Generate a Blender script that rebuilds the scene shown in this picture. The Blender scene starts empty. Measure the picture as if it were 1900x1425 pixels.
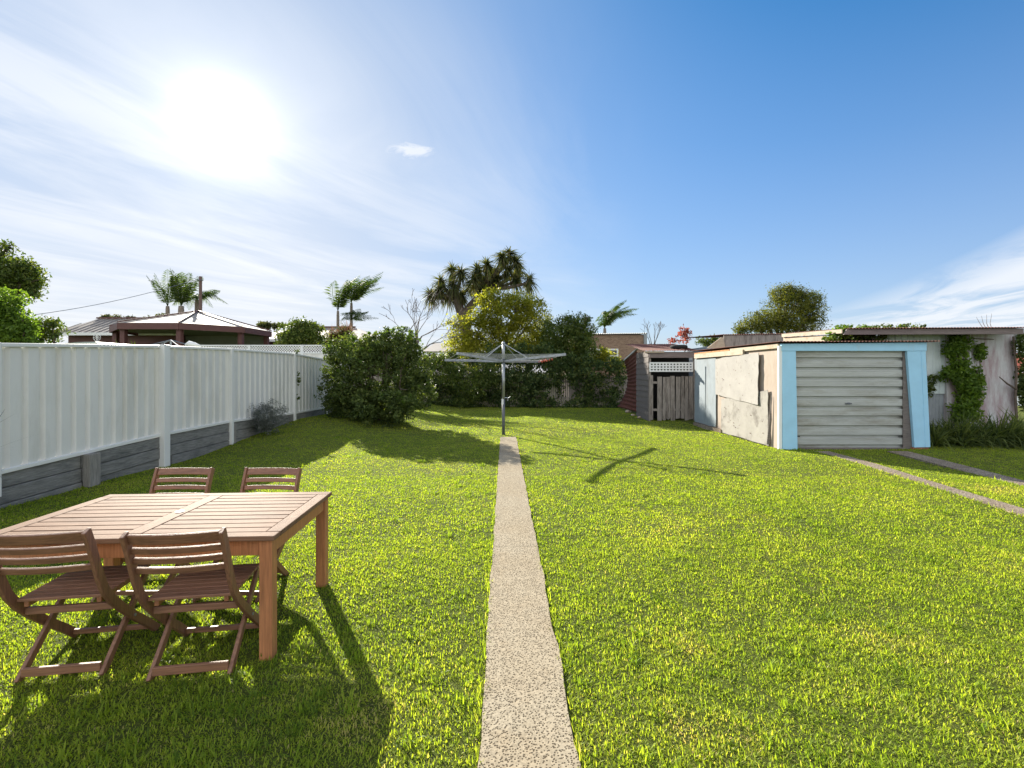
import bpy, math, random
import numpy as np
from mathutils import Vector, Matrix, noise as mnoise
random.seed(7)
C = bpy.context.scene.collection
SC = bpy.context.scene
EYE = 1.7; HOR = 692.0; F = 900.0; CX = 950.0
def at(px, py, Y):
    return Vector(((px-CX)/F*Y, Y, EYE+(HOR-py)/F*Y))
def ax(px, Y): return (px-CX)/F*Y
def az(py, Y): return EYE+(HOR-py)/F*Y
def sstep(a, b, v):
    t = np.clip((v-a)/(b-a), 0, 1); return t*t*(3-2*t)
FX = -6.4           # fence line
def ground_z(x, y):
    x = np.asarray(x, float); y = np.asarray(y, float)
    r = 0.30*sstep(9.0, 15.0, y)*sstep(2.0, 5.5, -x)
    und = 0.012*np.sin(x*1.3+y*.7)+0.01*np.sin(y*1.9-x*.8)
    z = r+und*sstep(.5, 1.2, np.abs(x))
    return np.where(x < -6.56, 0.46, z)

# ------------------------------------------------------------------ materials
class NT:
    def __init__(s, tree): s.t = tree; s.n = tree.nodes; s.l = tree.links
    def add(s, typ, **kw):
        n = s.n.new(typ)
        for k, v in kw.items(): setattr(n, k, v)
        return n
    def link(s, a, b): s.l.new(a, b)
    def val(s, sock, v):
        if hasattr(v, 'is_output') or isinstance(v, bpy.types.NodeSocket): s.l.new(v, sock)
        else: sock.default_value = v
    def math(s, op, a, b=0.0, c=None, clamp=False):
        n = s.add('ShaderNodeMath', operation=op, use_clamp=clamp)
        s.val(n.inputs[0], a); s.val(n.inputs[1], b)
        if c is not None: s.val(n.inputs[2], c)
        return n.outputs[0]
    def mixc(s, f, a, b, mode='MIX'):
        n = s.add('ShaderNodeMix', data_type='RGBA', blend_type=mode)
        s.val(n.inputs[0], f)
        for i, v in ((6, a), (7, b)):
            if isinstance(v, tuple): v = (*v[:3], 1)
            s.val(n.inputs[i], v)
        return n.outputs[2]
    def ramp(s, f, stops):
        n = s.add('ShaderNodeValToRGB'); s.val(n.inputs[0], f)
        e = n.color_ramp.elements
        while len(e) < len(stops): e.new(.5)
        for i, (p, c) in enumerate(stops):
            e[i].position = p
            e[i].color = (c, c, c, 1) if isinstance(c, (int, float)) else (*c, 1)
        return n.outputs[0]
    def coord(s, scale=(1, 1, 1), which='Object', rot=(0, 0, 0), loc=(0, 0, 0)):
        tc = s.add('ShaderNodeTexCoord'); mp = s.add('ShaderNodeMapping')
        mp.inputs['Scale'].default_value = scale; mp.inputs['Rotation'].default_value = rot; mp.inputs['Location'].default_value = loc
        s.link(tc.outputs[which], mp.inputs[0]); return mp.outputs[0]
    def noise(s, vec, scale=5, detail=4, rough=.6, dist=0):
        n = s.add('ShaderNodeTexNoise'); s.link(vec, n.inputs['Vector'])
        n.inputs['Scale'].default_value = scale; n.inputs['Detail'].default_value = detail
        n.inputs['Roughness'].default_value = rough; n.inputs['Distortion'].default_value = dist
        return n.outputs[0]
def newmat(name):
    m = bpy.data.materials.new(name); m.use_nodes = True
    t = NT(m.node_tree); b = m.node_tree.nodes['Principled BSDF']
    return m, t, b
def surf(name, col, rough=.7, var=.18, scale=4, stretch=(1, 1, 1), bump=0, bscale=None, metallic=0, stain=None, stain_amt=.5, stain_scale=1.5, stain_stretch=(1, 1, 1), stain_lo=.5, spec=.4):
    m, t, b = newmat(name)
    v = t.coord(stretch)
    n = t.noise(v, scale, 6, .65)
    lo = tuple(c*(1-var) for c in col); hi = tuple(min(.9, c*(1+var)) for c in col)
    c = t.mixc(t.ramp(n, [(.3, 0.), (.7, 1.)]), lo, hi)
    if stain:
        n2 = t.noise(t.coord(stain_stretch), stain_scale, 7, .7)
        c = t.mixc(t.math('MULTIPLY', t.ramp(n2, [(stain_lo, 0.), (stain_lo+.16, 1.)]), stain_amt), c, stain)
    t.link(c, b.inputs['Base Color'])
    b.inputs['Roughness'].default_value = rough; b.inputs['Metallic'].default_value = metallic
    b.inputs['Specular IOR Level'].default_value = spec
    if bump:
        n3 = t.noise(v, bscale or scale*4, 5, .7)
        bp = t.add('ShaderNodeBump'); bp.inputs['Strength'].default_value = min(1, bump); bp.inputs['Distance'].default_value = .01*max(1, bump)
        t.link(n3, bp.inputs['Height']); t.link(bp.outputs[0], b.inputs['Normal'])
    return m
def leafmat(name, cols, trans=.45, rough=.45, spec=.3, patch=None, tcol=None):
    """cols: list of colours chosen by the per-leaf attribute rnd"""
    m, t, b = newmat(name)
    a = t.add('ShaderNodeAttribute', attribute_name='rnd')
    k = len(cols)
    c = t.ramp(a.outputs['Fac'], [(i/(k-1) if k > 1 else 0, cc) for i, cc in enumerate(cols)])
    if patch:
        n = t.noise(t.coord(), patch[1], 4, .6)
        c = t.mixc(t.math('MULTIPLY', t.ramp(n, [(patch[2], 0.), (patch[2]+.18, 1.)]), patch[3]), c, patch[0])
    t.link(c, b.inputs['Base Color']); b.inputs['Roughness'].default_value = rough
    b.inputs['Specular IOR Level'].default_value = spec
    tr = t.add('ShaderNodeBsdfTranslucent')
    tc = t.mixc(1.0, c, tcol or (1.5, 1.5, .55), 'MULTIPLY')
    t.link(tc, tr.inputs[0])
    mx = t.add('ShaderNodeMixShader'); mx.inputs[0].default_value = trans
    t.link(b.outputs[0], mx.inputs[1]); t.link(tr.outputs[0], mx.inputs[2])
    out = [n for n in t.n if n.type == 'OUTPUT_MATERIAL'][0]
    t.link(mx.outputs[0], out.inputs[0])
    return m

M = {}
M['wood_x'] = surf('jarrah_x', (.245, .12, .07), .48, .35, 3, (1.5, 30, 30), .25, 8, stain=(.10, .045, .03), stain_amt=.45, stain_scale=3, stain_stretch=(1, 6, 6), spec=.5)
M['wood_z'] = surf('jarrah_z', (.225, .11, .064), .5, .35, 3, (30, 30, 1.5), .25, 8, stain=(.09, .04, .028), stain_amt=.45, stain_scale=3, stain_stretch=(6, 6, 1), spec=.5)
M['wood_y'] = surf('jarrah_y', (.30, .125, .06), .42, .35, 3, (30, 1.5, 30), .25, 8, spec=.5)
M['table_x'] = surf('table_board_x', (.215, .13, .085), .62, .22, 3, (1.5, 22, 30), .3, 8, stain=(.085, .045, .03), stain_amt=.6, stain_scale=2.2, stain_stretch=(1, 4, 6), spec=.032)
M['table_y'] = surf('table_board_y', (.215, .13, .085), .62, .22, 3, (22, 1.5, 30), .3, 8, stain=(.085, .045, .03), stain_amt=.5, stain_scale=2.2, spec=.032)
M['table_leg'] = surf('table_leg', (.40, .17, .075), .55, .3, 3, (25, 25, 1.5), .25, 8, spec=.4)
M['fence'] = surf('cream_steel', (.75, .75, .72), .38, .03, 1.5, (1, 1, 1), 0, stain=(.50, .49, .43), stain_amt=.5, stain_scale=1.2, stain_stretch=(1, 1, .25), spec=.4)
M['fencepost'] = surf('cream_steel_post', (.76, .77, .75), .36, .03, 1.5, spec=.4)
M['sleeper'] = surf('weathered_sleeper', (.21, .21, .20), .9, .4, 4, (14, 1.2, 14), .8, 6, stain=(.08, .085, .085), stain_amt=.7, stain_scale=2, stain_stretch=(3, .8, 3))
M['sleeper_post'] = surf('weathered_post', (.25, .24, .22), .9, .35, 4, (14, 14, 1.2), .8, 6, stain=(.10, .10, .095), stain_amt=.6, stain_scale=2)
M['steel'] = surf('galvanised', (.34, .36, .38), .42, .25, 8, metallic=.7, spec=.5)
M['steel_dark'] = surf('painted_steel', (.10, .11, .13), .5, .2, 8, spec=.5)
M['wire'] = surf('line_wire', (.5, .5, .52), .4, .1, 8, metallic=.4)
M['pegred'] = surf('peg_red', (.6, .10, .06), .5, .1, 8)
M['blue'] = surf('blue_paint', (.33, .60, .80), .5, .06, 3, bump=.12, bscale=20, stain=(.46, .47, .44), stain_amt=.5, stain_scale=5, stain_stretch=(1, 1, .45), stain_lo=.60)
M['door'] = surf('ribbed_door', (.45, .47, .46), .42, .12, 3, (.4, 1, 3), 0, stain=(.24, .22, .17), stain_amt=.6, stain_scale=1.7, stain_stretch=(.5, 1, 2.2), metallic=.25)
M['beige'] = surf('beige_fibro', (.40, .325, .265), .85, .06, 2, bump=.15, bscale=14, stain=(.22, .175, .13), stain_amt=.45, stain_scale=1.1, stain_stretch=(1, 1.4, .5))
M['fibro'] = surf('bare_fibro', (.33, .31, .28), .88, .1, 3, bump=.4, bscale=14, stain=(.13, .115, .10), stain_amt=.8, stain_scale=1.9, stain_lo=.5)
M['fibro2'] = surf('patched_fibro', (.35, .33, .305), .88, .1, 3, bump=.4, bscale=14, stain=(.12, .10, .075), stain_amt=.8, stain_scale=3.4, stain_lo=.58)
M['bluegrey'] = surf('faded_blue_fibro', (.25, .29, .32), .85, .1, 3, stain=(.15, .15, .14), stain_amt=.5, stain_scale=2, stain_stretch=(1, 1, .4))
M['cream'] = surf('cream_board', (.42, .35, .26), .75, .15, 5, (1, 1, 6), .3, stain=(.35, .20, .10), stain_amt=.7, stain_scale=4)
M['orange_rust'] = surf('orange_rust', (.46, .20, .07), .85, .35, 8, bump=.5, stain=(.20, .07, .03), stain_amt=.7, stain_scale=6)
M['rust'] = surf('deep_rust', (.115, .038, .026), .85, .4, 6, bump=.5, stain=(.19, .11, .07), stain_amt=.55, stain_scale=2.4, stain_stretch=(1, 1, 2), stain_lo=.56)
M['greyplank'] = surf('silvered_plank', (.29, .26, .235), .92, .35, 4, (18, 18, 1.2), .9, 6, stain=(.10, .08, .07), stain_amt=.7, stain_scale=3, stain_stretch=(3, 3, .5))
M['darkboard'] = surf('dark_weatherboard', (.16, .14, .13), .9, .3, 4, (2, 2, 14), .7, 8)
M['bargeboard'] = surf('purple_grey_board', (.19, .155, .15), .9, .25, 4, (1.2, 14, 14), .6, 8)
M['white'] = surf('white_paint', (.74, .76, .76), .6, .04, 3)
M['lightcorr'] = surf('pale_corrugated', (.55, .62, .62), .55, .08, 3, stain=(.35, .36, .33), stain_amt=.4, stain_scale=2, stain_stretch=(1, 1, .4))
M['greycorr'] = surf('grey_corrugated', (.28, .31, .33), .6, .15, 3)
M['pinkwall'] = surf('flaking_white_wall', (.52, .52, .53), .85, .07, 3, bump=.4, stain=(.30, .20, .215), stain_amt=.8, stain_scale=1.5, stain_stretch=(1.8, 1, .4), stain_lo=.45)
M['black'] = surf('black_and_shadow', (.02, .02, .02), .9, .1)  # near black of bolts and tyre; on the inner walls it paints shade
M['soil'] = surf('soil', (.09, .065, .045), .95, .35, 20, bump=.8)
M['brickred'] = surf('loose_brick', (.25, .10, .06), .9, .3, 10, bump=.5)
M['maroon'] = surf('maroon_fascia', (.115, .05, .045), .6, .15, 3)
M['greenwall'] = surf('olive_wall', (.17, .19, .14), .8, .1, 3)
M['roofpale'] = surf('pale_roof_steel', (.31, .28, .25), .7, .07, 3, stain=(.22, .18, .15), stain_amt=.4)
M['roofred'] = surf('terracotta_roof', (.40, .10, .05), .7, .2, 10)
M['glass'] = surf('window_glass', (.05, .06, .07), .12, .1, 2, spec=.6)
M['bark'] = surf('bark', (.13, .10, .08), .95, .35, 6, (6, 6, 1), .8)
M['barkgrey'] = surf('grey_bark', (.17, .14, .125), .95, .3, 6, (6, 6, 1), .8)
M['palmtrunk'] = surf('palm_trunk', (.20, .17, .14), .9, .25, 5, (1, 1, 8), .6)
M['polewood'] = surf('pole_timber', (.15, .10, .085), .9, .25, 5, (8, 8, 1), .5)

def brickmat():
    m, t, b = newmat('tan_brick')
    v = t.coord((1, 1, 1)); br = t.add('ShaderNodeTexBrick')
    rot = t.coord((1, 1, 1), 'Object', (math.pi/2, 0, 0)); t.link(rot, br.inputs['Vector'])
    br.inputs['Color1'].default_value = (.30, .20, .13, 1); br.inputs['Color2'].default_value = (.20, .12, .08, 1)
    br.inputs['Mortar'].default_value = (.36, .32, .27, 1); br.inputs['Scale'].default_value = 4.3
    br.inputs['Mortar Size'].default_value = .012
    n = t.noise(v, 6, 4); c = t.mixc(.25, br.outputs[0], n, 'MULTIPLY')
    t.link(br.outputs[0], b.inputs['Base Color']); b.inputs['Roughness'].default_value = .9
    return m
M['brick'] = brickmat()
def ribsteel():
    return M['door']
def concrete(name, base, dark, scale, ramp, stain):
    m, t, b = newmat(name)
    v = t.coord(); vo = t.add('ShaderNodeTexVoronoi'); t.link(v, vo.inputs['Vector']); vo.inputs['Scale'].default_value = scale
    nn = t.noise(v, scale*.9, 2, .5)
    d = t.math('ADD', vo.outputs['Distance'], t.math('MULTIPLY', nn, .35))
    k = t.ramp(d, ramp)
    peb = t.mixc(t.ramp(vo.outputs['Color'], [(.2, 0.), (.9, 1.)]), tuple(c*.82 for c in base), tuple(min(.85, c*1.18) for c in base))
    c = t.mixc(k, peb, dark)
    n2 = t.noise(v, .9, 6, .7)
    c = t.mixc(t.math('MULTIPLY', t.ramp(n2, [(.42, 0.), (.68, 1.)]), .6), c, stain, 'MULTIPLY')
    n3 = t.noise(v, 7, 4, .7)
    c = t.mixc(t.math('MULTIPLY', t.ramp(n3, [(.55, 0.), (.7, 1.)]), .35), c, stain, 'MULTIPLY')
    t.link(c, b.inputs['Base Color']); b.inputs['Roughness'].default_value = .9; b.inputs['Specular IOR Level'].default_value = .12
    bp = t.add('ShaderNodeBump'); bp.inputs['Strength'].default_value = .9; bp.inputs['Distance'].default_value = .004; bp.invert = True
    t.link(k, bp.inputs['Height']); t.link(bp.outputs[0], b.inputs['Normal'])
    return m
M['path'] = concrete('exposed_aggregate', (.37, .315, .225), (.10, .078, .052), 84, [(.43, 1.), (.60, 0.)], (.84, .76, .66))
M['track'] = concrete('old_concrete', (.40, .34, .27), (.16, .13, .10), 60, [(.6, 0.), (.8, 1.)], (.6, .5, .4))

def lawnmat():
    m, t, b = newmat('lawn_thatch')
    v = t.coord()
    a = t.noise(v, 55, 6, .8); c = t.ramp(a, [(.3, (.045, .055, .014)), (.5, (.105, .13, .028)), (.72, (.20, .21, .055))])
    p = t.noise(v, .6, 4, .6)
    c = t.mixc(t.math('MULTIPLY', t.ramp(p, [(.5, 0.), (.7, 1.)]), .35), c, (.15, .12, .05))
    # farther lawn, where single blades are finer than a pixel, still mottles
    d = t.noise(v, 5, 5, .7)
    c = t.mixc(.5, c, t.ramp(d, [(.3, (.55, .6, .5)), (.7, (1.4, 1.35, 1.3))]), 'MULTIPLY')
    t.link(c, b.inputs['Base Color']); b.inputs['Roughness'].default_value = 1; b.inputs['Specular IOR Level'].default_value = .1
    bp = t.add('ShaderNodeBump'); bp.inputs['Strength'].default_value = 1; bp.inputs['Distance'].default_value = .03
    t.link(a, bp.inputs['Height']); t.link(bp.outputs[0], b.inputs['Normal'])
    return m
M['lawn'] = lawnmat()
M['grass'] = leafmat('grass_blade', [(.13, .20, .03), (.25, .335, .04), (.355, .42, .055), (.46, .47, .10), (.55, .44, .24)], .6, .55, .2,
                     patch=((.30, .24, .10), .55, .60, .55), tcol=(1.6, 1.62, .5))

# ------------------------------------------------------------------ mesh builder
class MB:
    def __init__(s): s.v = []; s.f = []
    def add(s, vs, fs):
        o = len(s.v); s.v += [tuple(v) for v in vs]; s.f += [tuple(i+o for i in f) for f in fs]; return s
    def box(s, x0, x1, y0, y1, z0, z1, mat=None):
        vs = [Vector((x, y, z)) for z in (z0, z1) for y in (y0, y1) for x in (x0, x1)]
        if mat: vs = [mat @ v for v in vs]
        return s.add(vs, [(0, 2, 3, 1), (4, 5, 7, 6), (0, 1, 5, 4), (2, 6, 7, 3), (0, 4, 6, 2), (1, 3, 7, 5)])
    def bar(s, a, b, w, h, up=(0, 0, 1)):
        """rectangular bar from a to b, w across, h along up"""
        a = Vector(a); b = Vector(b); d = (b-a).normalized(); u = Vector(up)
        sx = d.cross(u)
        if sx.length < 1e-4: sx = d.cross(Vector((0, 1, 0)))
        sx.normalize(); u = sx.cross(d).normalized()
        vs = [p+sx*w/2*i+u*h/2*j for p in (a, b) for i, j in ((-1, -1), (1, -1), (1, 1), (-1, 1))]
        return s.add(vs, [(0, 1, 2, 3), (7, 6, 5, 4), (0, 4, 5, 1), (1, 5, 6, 2), (2, 6, 7, 3), (3, 7, 4, 0)])
    def sweep(s, pts, w, h, side=(1, 0, 0)):
        """flat board swept along pts; side = its width direction"""
        sx = Vector(side).normalized(); n = len(pts); o = []
        P = [Vector(p) for p in pts]
        for i, p in enumerate(P):
            d = (P[min(i+1, n-1)]-P[max(i-1, 0)]).normalized(); u = sx.cross(d).normalized()
            o += [p+sx*w/2*a+u*h/2*b for a, b in ((-1, -1), (1, -1), (1, 1), (-1, 1))]
        fs = [(3, 2, 1, 0), tuple(4*(n-1)+k for k in range(4))]
        for i in range(n-1):
            for k in range(4): fs.append((4*i+k, 4*i+(k+1) % 4, 4*i+4+(k+1) % 4, 4*i+4+k))
        return s.add(o, fs)
    def tube(s, pts, r, n=8, caps=True):
        P = [Vector(p) for p in pts]; R = r if isinstance(r, (list, tuple)) else [r]*len(P)
        o = []; ref = Vector((.3, .5, .8)).normalized()
        for i, p in enumerate(P):
            d = (P[min(i+1, len(P)-1)]-P[max(i-1, 0)]).normalized()
            if abs(d.dot(ref)) > .95: ref = Vector((.9, -.3, .1)).normalized()
            a = d.cross(ref).normalized(); b = d.cross(a)
            o += [p+(a*math.cos(2*math.pi*k/n)+b*math.sin(2*math.pi*k/n))*R[i] for k in range(n)]
        fs = []
        for i in range(len(P)-1):
            for k in range(n): fs.append((i*n+k, i*n+(k+1) % n, (i+1)*n+(k+1) % n, (i+1)*n+k))
        if caps: fs += [tuple(range(n-1, -1, -1)), tuple((len(P)-1)*n+k for k in range(n))]
        return s.add(o, fs)
    def sheet(s, prof, a, b, off, thick=.0):
        """corrugated sheet: prof = list of (t, depth) along a->b; extruded by vector off; depth along normal"""
        a = Vector(a); b = Vector(b); d = (b-a); L = d.length; d.normalize(); off = Vector(off)
        nrm = d.cross(off.normalized()).normalized()
        n = len(prof); vs = []
        for t, dep in prof:
            p = a+d*t+nrm*dep; vs += [p, p+off]
        fs = [(2*i, 2*i+2, 2*i+3, 2*i+1) for i in range(n-1)]
        return s.add(vs, fs)
    def prism(s, poly, d):
        """poly: list of 3d points, extruded by d"""
        n = len(poly); d = Vector(d); P = [Vector(p) for p in poly]
        vs = P+[p+d for p in P]
        return s.add(vs, [tuple(range(n-1, -1, -1)), tuple(range(n, 2*n))]+[(i, (i+1) % n, n+(i+1) % n, n+i) for i in range(n)])
    def build(s, name, mat, parent=None, smooth=False, bevel=0, solid=0):
        me = bpy.data.meshes.new(name); me.from_pydata([tuple(v) for v in s.v], [], s.f); me.update()
        me.validate()
        me.materials.append(M[mat] if isinstance(mat, str) else mat)
        if smooth: me.polygons.foreach_set('use_smooth', [True]*len(me.polygons))
        o = bpy.data.objects.new(name, me); C.objects.link(o)
        if parent: o.parent = parent
        if solid: md = o.modifiers.new('Solidify', 'SOLIDIFY'); md.thickness = solid
        if bevel: md = o.modifiers.new('Bevel', 'BEVEL'); md.width = bevel; md.segments = 2; md.limit_method = 'ANGLE'
        return o
def wave(L, pitch, amp, n=6, t0=0):
    k = int(L/pitch*n)+1
    return [(min(L, i*pitch/n), amp*math.sin(2*math.pi*(i/n)+t0)) for i in range(k+1)]
def fix(nm): return nm
def thing(name, label, cat, loc=(0, 0, 0), rz=0, group=None, rest=None):
    o = bpy.data.objects.new(name, None); C.objects.link(o); o.location = loc; o.rotation_euler = (0, 0, rz)
    o.empty_display_size = .2
    o['label'] = label; o['category'] = cat
    if group: o['group'] = group
    return o
def tag(o, label, cat, group=None):
    o['label'] = label; o['category'] = cat
    if group: o['group'] = group
    return o
def struct(o): o['kind'] = 'structure'; return o
def origin_to(o, p):
    p = Vector(p); o.data.transform(Matrix.Translation(-p)); o.location = p; return o
def parent_keep(child, root):
    child.parent = root; child.matrix_parent_inverse = Matrix.Translation(-Vector(root.location)); return child
def dup(root, loc, rz, label):
    r = root.copy(); C.objects.link(r); r.location = loc; r.rotation_euler = (0, 0, rz); r['label'] = label
    for ch in list(root.children):
        c = ch.copy(); C.objects.link(c); c.parent = r
        for g in list(ch.children):
            d = g.copy(); C.objects.link(d); d.parent = c
    return r

# numpy foliage ------------------------------------------------------
def npmesh(name, V, Fq, mat, parent=None, rnd=None, verts_per_face=4):
    V = np.asarray(V, np.float32).reshape(-1, 3); Fq = np.asarray(Fq, np.int32)
    nf, k = Fq.shape
    me = bpy.data.meshes.new(name); me.vertices.add(len(V)); me.vertices.foreach_set('co', V.ravel())
    me.loops.add(nf*k); me.loops.foreach_set('vertex_index', Fq.ravel())
    me.polygons.add(nf); me.polygons.foreach_set('loop_start', np.arange(0, nf*k, k, dtype=np.int32))
    me.update(calc_edges=True)
    if rnd is not None:
        a = me.attributes.new('rnd', 'FLOAT', 'POINT'); a.data.foreach_set('value', np.asarray(rnd, np.float32))
    me.materials.append(M[mat] if isinstance(mat, str) else mat)
    o = bpy.data.objects.new(name, me); C.objects.link(o)
    if parent: parent_keep(o, parent)
    return o
def unit(a): return a/np.maximum(np.linalg.norm(a, axis=1, keepdims=True), 1e-6)
def leaf_arrays(cen, size, aspect, rng, up=.3, long_dir=None):
    n = len(cen)
    a = rng.normal(size=(n, 3)); a = unit(a)
    if long_dir is not None: a = unit(a*.6+np.asarray(long_dir))
    nrm = rng.normal(size=(n, 3)); nrm[:, 2] += up*2
    b = unit(np.cross(nrm, a)); L = size*rng.uniform(.6, 1.35, (n, 1)); W = L*aspect
    c2 = np.cross(a, b)*L*.18
    V = np.stack([cen-a*L, cen+b*W+c2, cen+a*L, cen-b*W+c2], 1)
    return V.reshape(-1, 3)
def foliage(name, blobs, n, size, mat, parent, seed=1, aspect=.45, clump=.28, per=40, shell=.62, up=.3, cut=None, long_dir=None, flat=1.0):
    """leaf clumps spread over the outer part of several ellipsoids"""
    rng = np.random.default_rng(seed)
    B = np.array([b[:6] for b in blobs], float); w = np.array([b[6] if len(b) > 6 else b[3]*b[5] for b in blobs], float); w /= w.sum()
    K = max(8, n//per); idx = rng.choice(len(B), K, p=w)
    d = unit(rng.normal(size=(K, 3))); rad = shell+(1.04-shell)*rng.random((K, 1))**.7
    rad = rad*(1+.16*np.sin(d[:, :1]*5+d[:, 2:3]*7+idx[:, None]*1.7))
    cc = B[idx, :3]+d*B[idx, 3:6]*rad
    cs = clump*rng.uniform(.55, 1.3, (K, 1))
    crnd = rng.uniform(-.18, .18, K)
    j = rng.integers(0, K, n)
    off = rng.normal(size=(n, 3))*np.array([1, 1, .75*flat])
    off = unit(off)*rng.random((n, 1))**.5
    cen = cc[j]+off*cs[j]
    r = np.clip(rng.random(n)*.8+.1+crnd[j], 0, 1)
    if cut is not None:
        k = cut(cen, rng); cen = cen[k]; r = r[k]
    V = leaf_arrays(cen, size, aspect, rng, up, long_dir)
    Fq = np.arange(len(cen)*4).reshape(-1, 4)
    return npmesh(name, V, Fq, mat, parent, np.repeat(r, 4))
def straps(name, heads, mat, parent, seed=1, segs=4):
    """heads: (origin, count, length, width, droop, main dir, spread)"""
    rng = np.random.default_rng(seed); V = []; Fc = []; R = []; o = 0
    for (org, cnt, Ln, wd, droop, md, spread) in heads:
        d = unit(rng.normal(size=(cnt, 3))*spread+np.array(md, float)); L = Ln*rng.uniform(.6, 1.25, cnt)
        r = rng.random(cnt); dr = droop*rng.uniform(.5, 1.5, cnt)
        side = unit(np.cross(d, np.array([0, 0, 1.])+rng.normal(size=(cnt, 3))*.3))
        ts = np.linspace(0, 1, segs+1)
        pr = []
        for t in ts:
            p = np.array(org)+d*(L*t)[:, None]; p[:, 2] -= dr*L*t*t
            w = wd*(.55+.9*t) if t < .35 else wd*(1-t)*1.35
            w = max(w, wd*.04)
            pr.append(p-side*w); pr.append(p+side*w)
        A = np.stack(pr, 1)  # cnt, 2*(segs+1), 3
        V.append(A.reshape(-1, 3)); R.append(np.repeat(r, 2*(segs+1)))
        base = o+np.arange(cnt)*2*(segs+1)
        for i in range(segs):
            Fc.append(np.stack([base+2*i, base+2*i+1, base+2*i+3, base+2*i+2], 1))
        o += cnt*2*(segs+1)
    return npmesh(name, np.concatenate(V), np.concatenate(Fc), mat, parent, np.concatenate(R))
def frond(acc, base, d, L, droop, wind, rng, leaflet=.38, nl=34, w=.022, hang=.5):
    base = np.array(base, float); d = np.array(d, float); d /= np.linalg.norm(d)
    pts = []
    for i in range(nl+1):
        t = i/nl; p = base+d*L*t+np.array([wind[0]*t*t*L, wind[1]*t*t*L, -droop*L*t*t]); pts.append(p)
    pts = np.array(pts); tan = unit(np.gradient(pts, axis=0))
    side = unit(np.cross(tan, np.array([0, 0, 1.])+0*tan))
    V, Fc, R = acc
    r0 = rng.random()
    for i in range(nl):          # rachis
        o = len(V); rw = .025*(1-i/nl)+.004
        V += [pts[i]-side[i]*rw, pts[i]+side[i]*rw, pts[i+1]+side[i+1]*rw, pts[i+1]-side[i+1]*rw]; Fc.append((o, o+1, o+2, o+3)); R += [.2]*4
    for i in range(3, nl+1):
        t = i/nl; ll = leaflet*L*(math.sin(math.pi*min(1, t*.9+.12))**.6)*rng.uniform(.85, 1.1)
        for sg in (-1, 1):
            dirv = side[i]*sg*.8+tan[i]*.55+np.array([wind[0]*.9, wind[1]*.5, -hang])+rng.normal(size=3)*.08
            dirv /= np.linalg.norm(dirv); wv = tan[i]*w
            m = pts[i]+dirv*ll*.5; e = pts[i]+dirv*ll+np.array([0, 0, -.12*ll])
            o = len(V); V += [pts[i]-wv*.6, m-wv, e, m+wv]; Fc.append((o, o+1, o+2, o+3)); R += [min(1, max(0, r0*.5+rng.random()*.5))]*4
def branch(mb, p, d, L, r, depth, rng, spread=.5, segs=4, minr=.006, up=.15, tips=None, split=(2, 3)):
    P = [p.copy()]; R = [r]; q = p.copy(); dd = d.copy()
    for i in range(segs):
        dd = (dd+Vector([rng.gauss(0, .13) for _ in range(3)])+Vector((0, 0, up*.25))).normalized()
        q = q+dd*L/segs; P.append(q.copy()); R.append(max(minr, r*(1-.42*(i+1)/segs)))
    mb.tube(P, R, 6 if r > .03 else 4, caps=False)
    if depth <= 0:
        if tips is not None: tips.append(q)
        return
    for k in range(rng.randint(*split)):
        sd = Vector([rng.gauss(0, 1) for _ in range(3)]); sd -= sd.dot(dd)*dd; sd.normalize()
        nd = (dd+sd*spread*rng.uniform(.6, 1.3)).normalized()
        branch(mb, q if k < 2 else P[-2], nd, L*rng.uniform(.62, .85), R[-1]*.8, depth-1, rng, spread, segs, minr, up, tips, split)

# ------------------------------------------------------------------ leaf materials
M['lf_dark'] = leafmat('dark_glossy_leaf', [(.035, .06, .022), (.07, .105, .03), (.11, .15, .04), (.17, .20, .055)], .35, .55, .2)
M['lf_ivy'] = leafmat('ivy_leaf', [(.028, .055, .024), (.05, .085, .03), (.085, .13, .04), (.18, .20, .06)], .35, .55, .2)
M['lf_light'] = leafmat('yellow_green_leaf', [(.10, .13, .02), (.20, .22, .03), (.30, .30, .045), (.42, .38, .07)], .65, .5, .2)
M['lf_mid'] = leafmat('mid_green_leaf', [(.035, .06, .015), (.06, .10, .02), (.11, .15, .03), (.17, .19, .045)], .4, .5, .3)
M['lf_bright'] = leafmat('bright_green_leaf', [(.06, .12, .02), (.12, .20, .03), (.18, .27, .04)], .5, .5, .3)
M['lf_far'] = leafmat('dull_far_leaf', [(.05, .06, .03), (.08, .09, .04), (.12, .12, .055)], .35, .6, .2)
M['lf_palm'] = leafmat('palm_leaflet', [(.03, .055, .018), (.05, .085, .025), (.10, .13, .035)], .45, .6, .15)
M['lf_strap'] = leafmat('strap_leaf', [(.04, .055, .025), (.065, .085, .035), (.12, .13, .05), (.20, .17, .09)], .35, .6, .15)
M['lf_red'] = leafmat('red_leaf', [(.22, .06, .04), (.32, .10, .07), (.36, .18, .12)], .4, .5, .3, tcol=(1.5, .8, .6))
M['lf_dry'] = leafmat('dry_brown_leaf', [(.10, .06, .035), (.18, .11, .065), (.28, .18, .11)], .35, .6, .2, tcol=(1.3, 1, .7))
M['lf_lav'] = leafmat('grey_lavender_leaf', [(.13, .15, .13), (.19, .21, .18), (.24, .24, .25)], .3, .6, .2, tcol=(1.1, 1.1, 1))
M['lf_conifer'] = leafmat('conifer_spray', [(.035, .05, .012), (.08, .10, .02), (.16, .17, .03), (.22, .21, .04)], .4, .6, .2)

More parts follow.
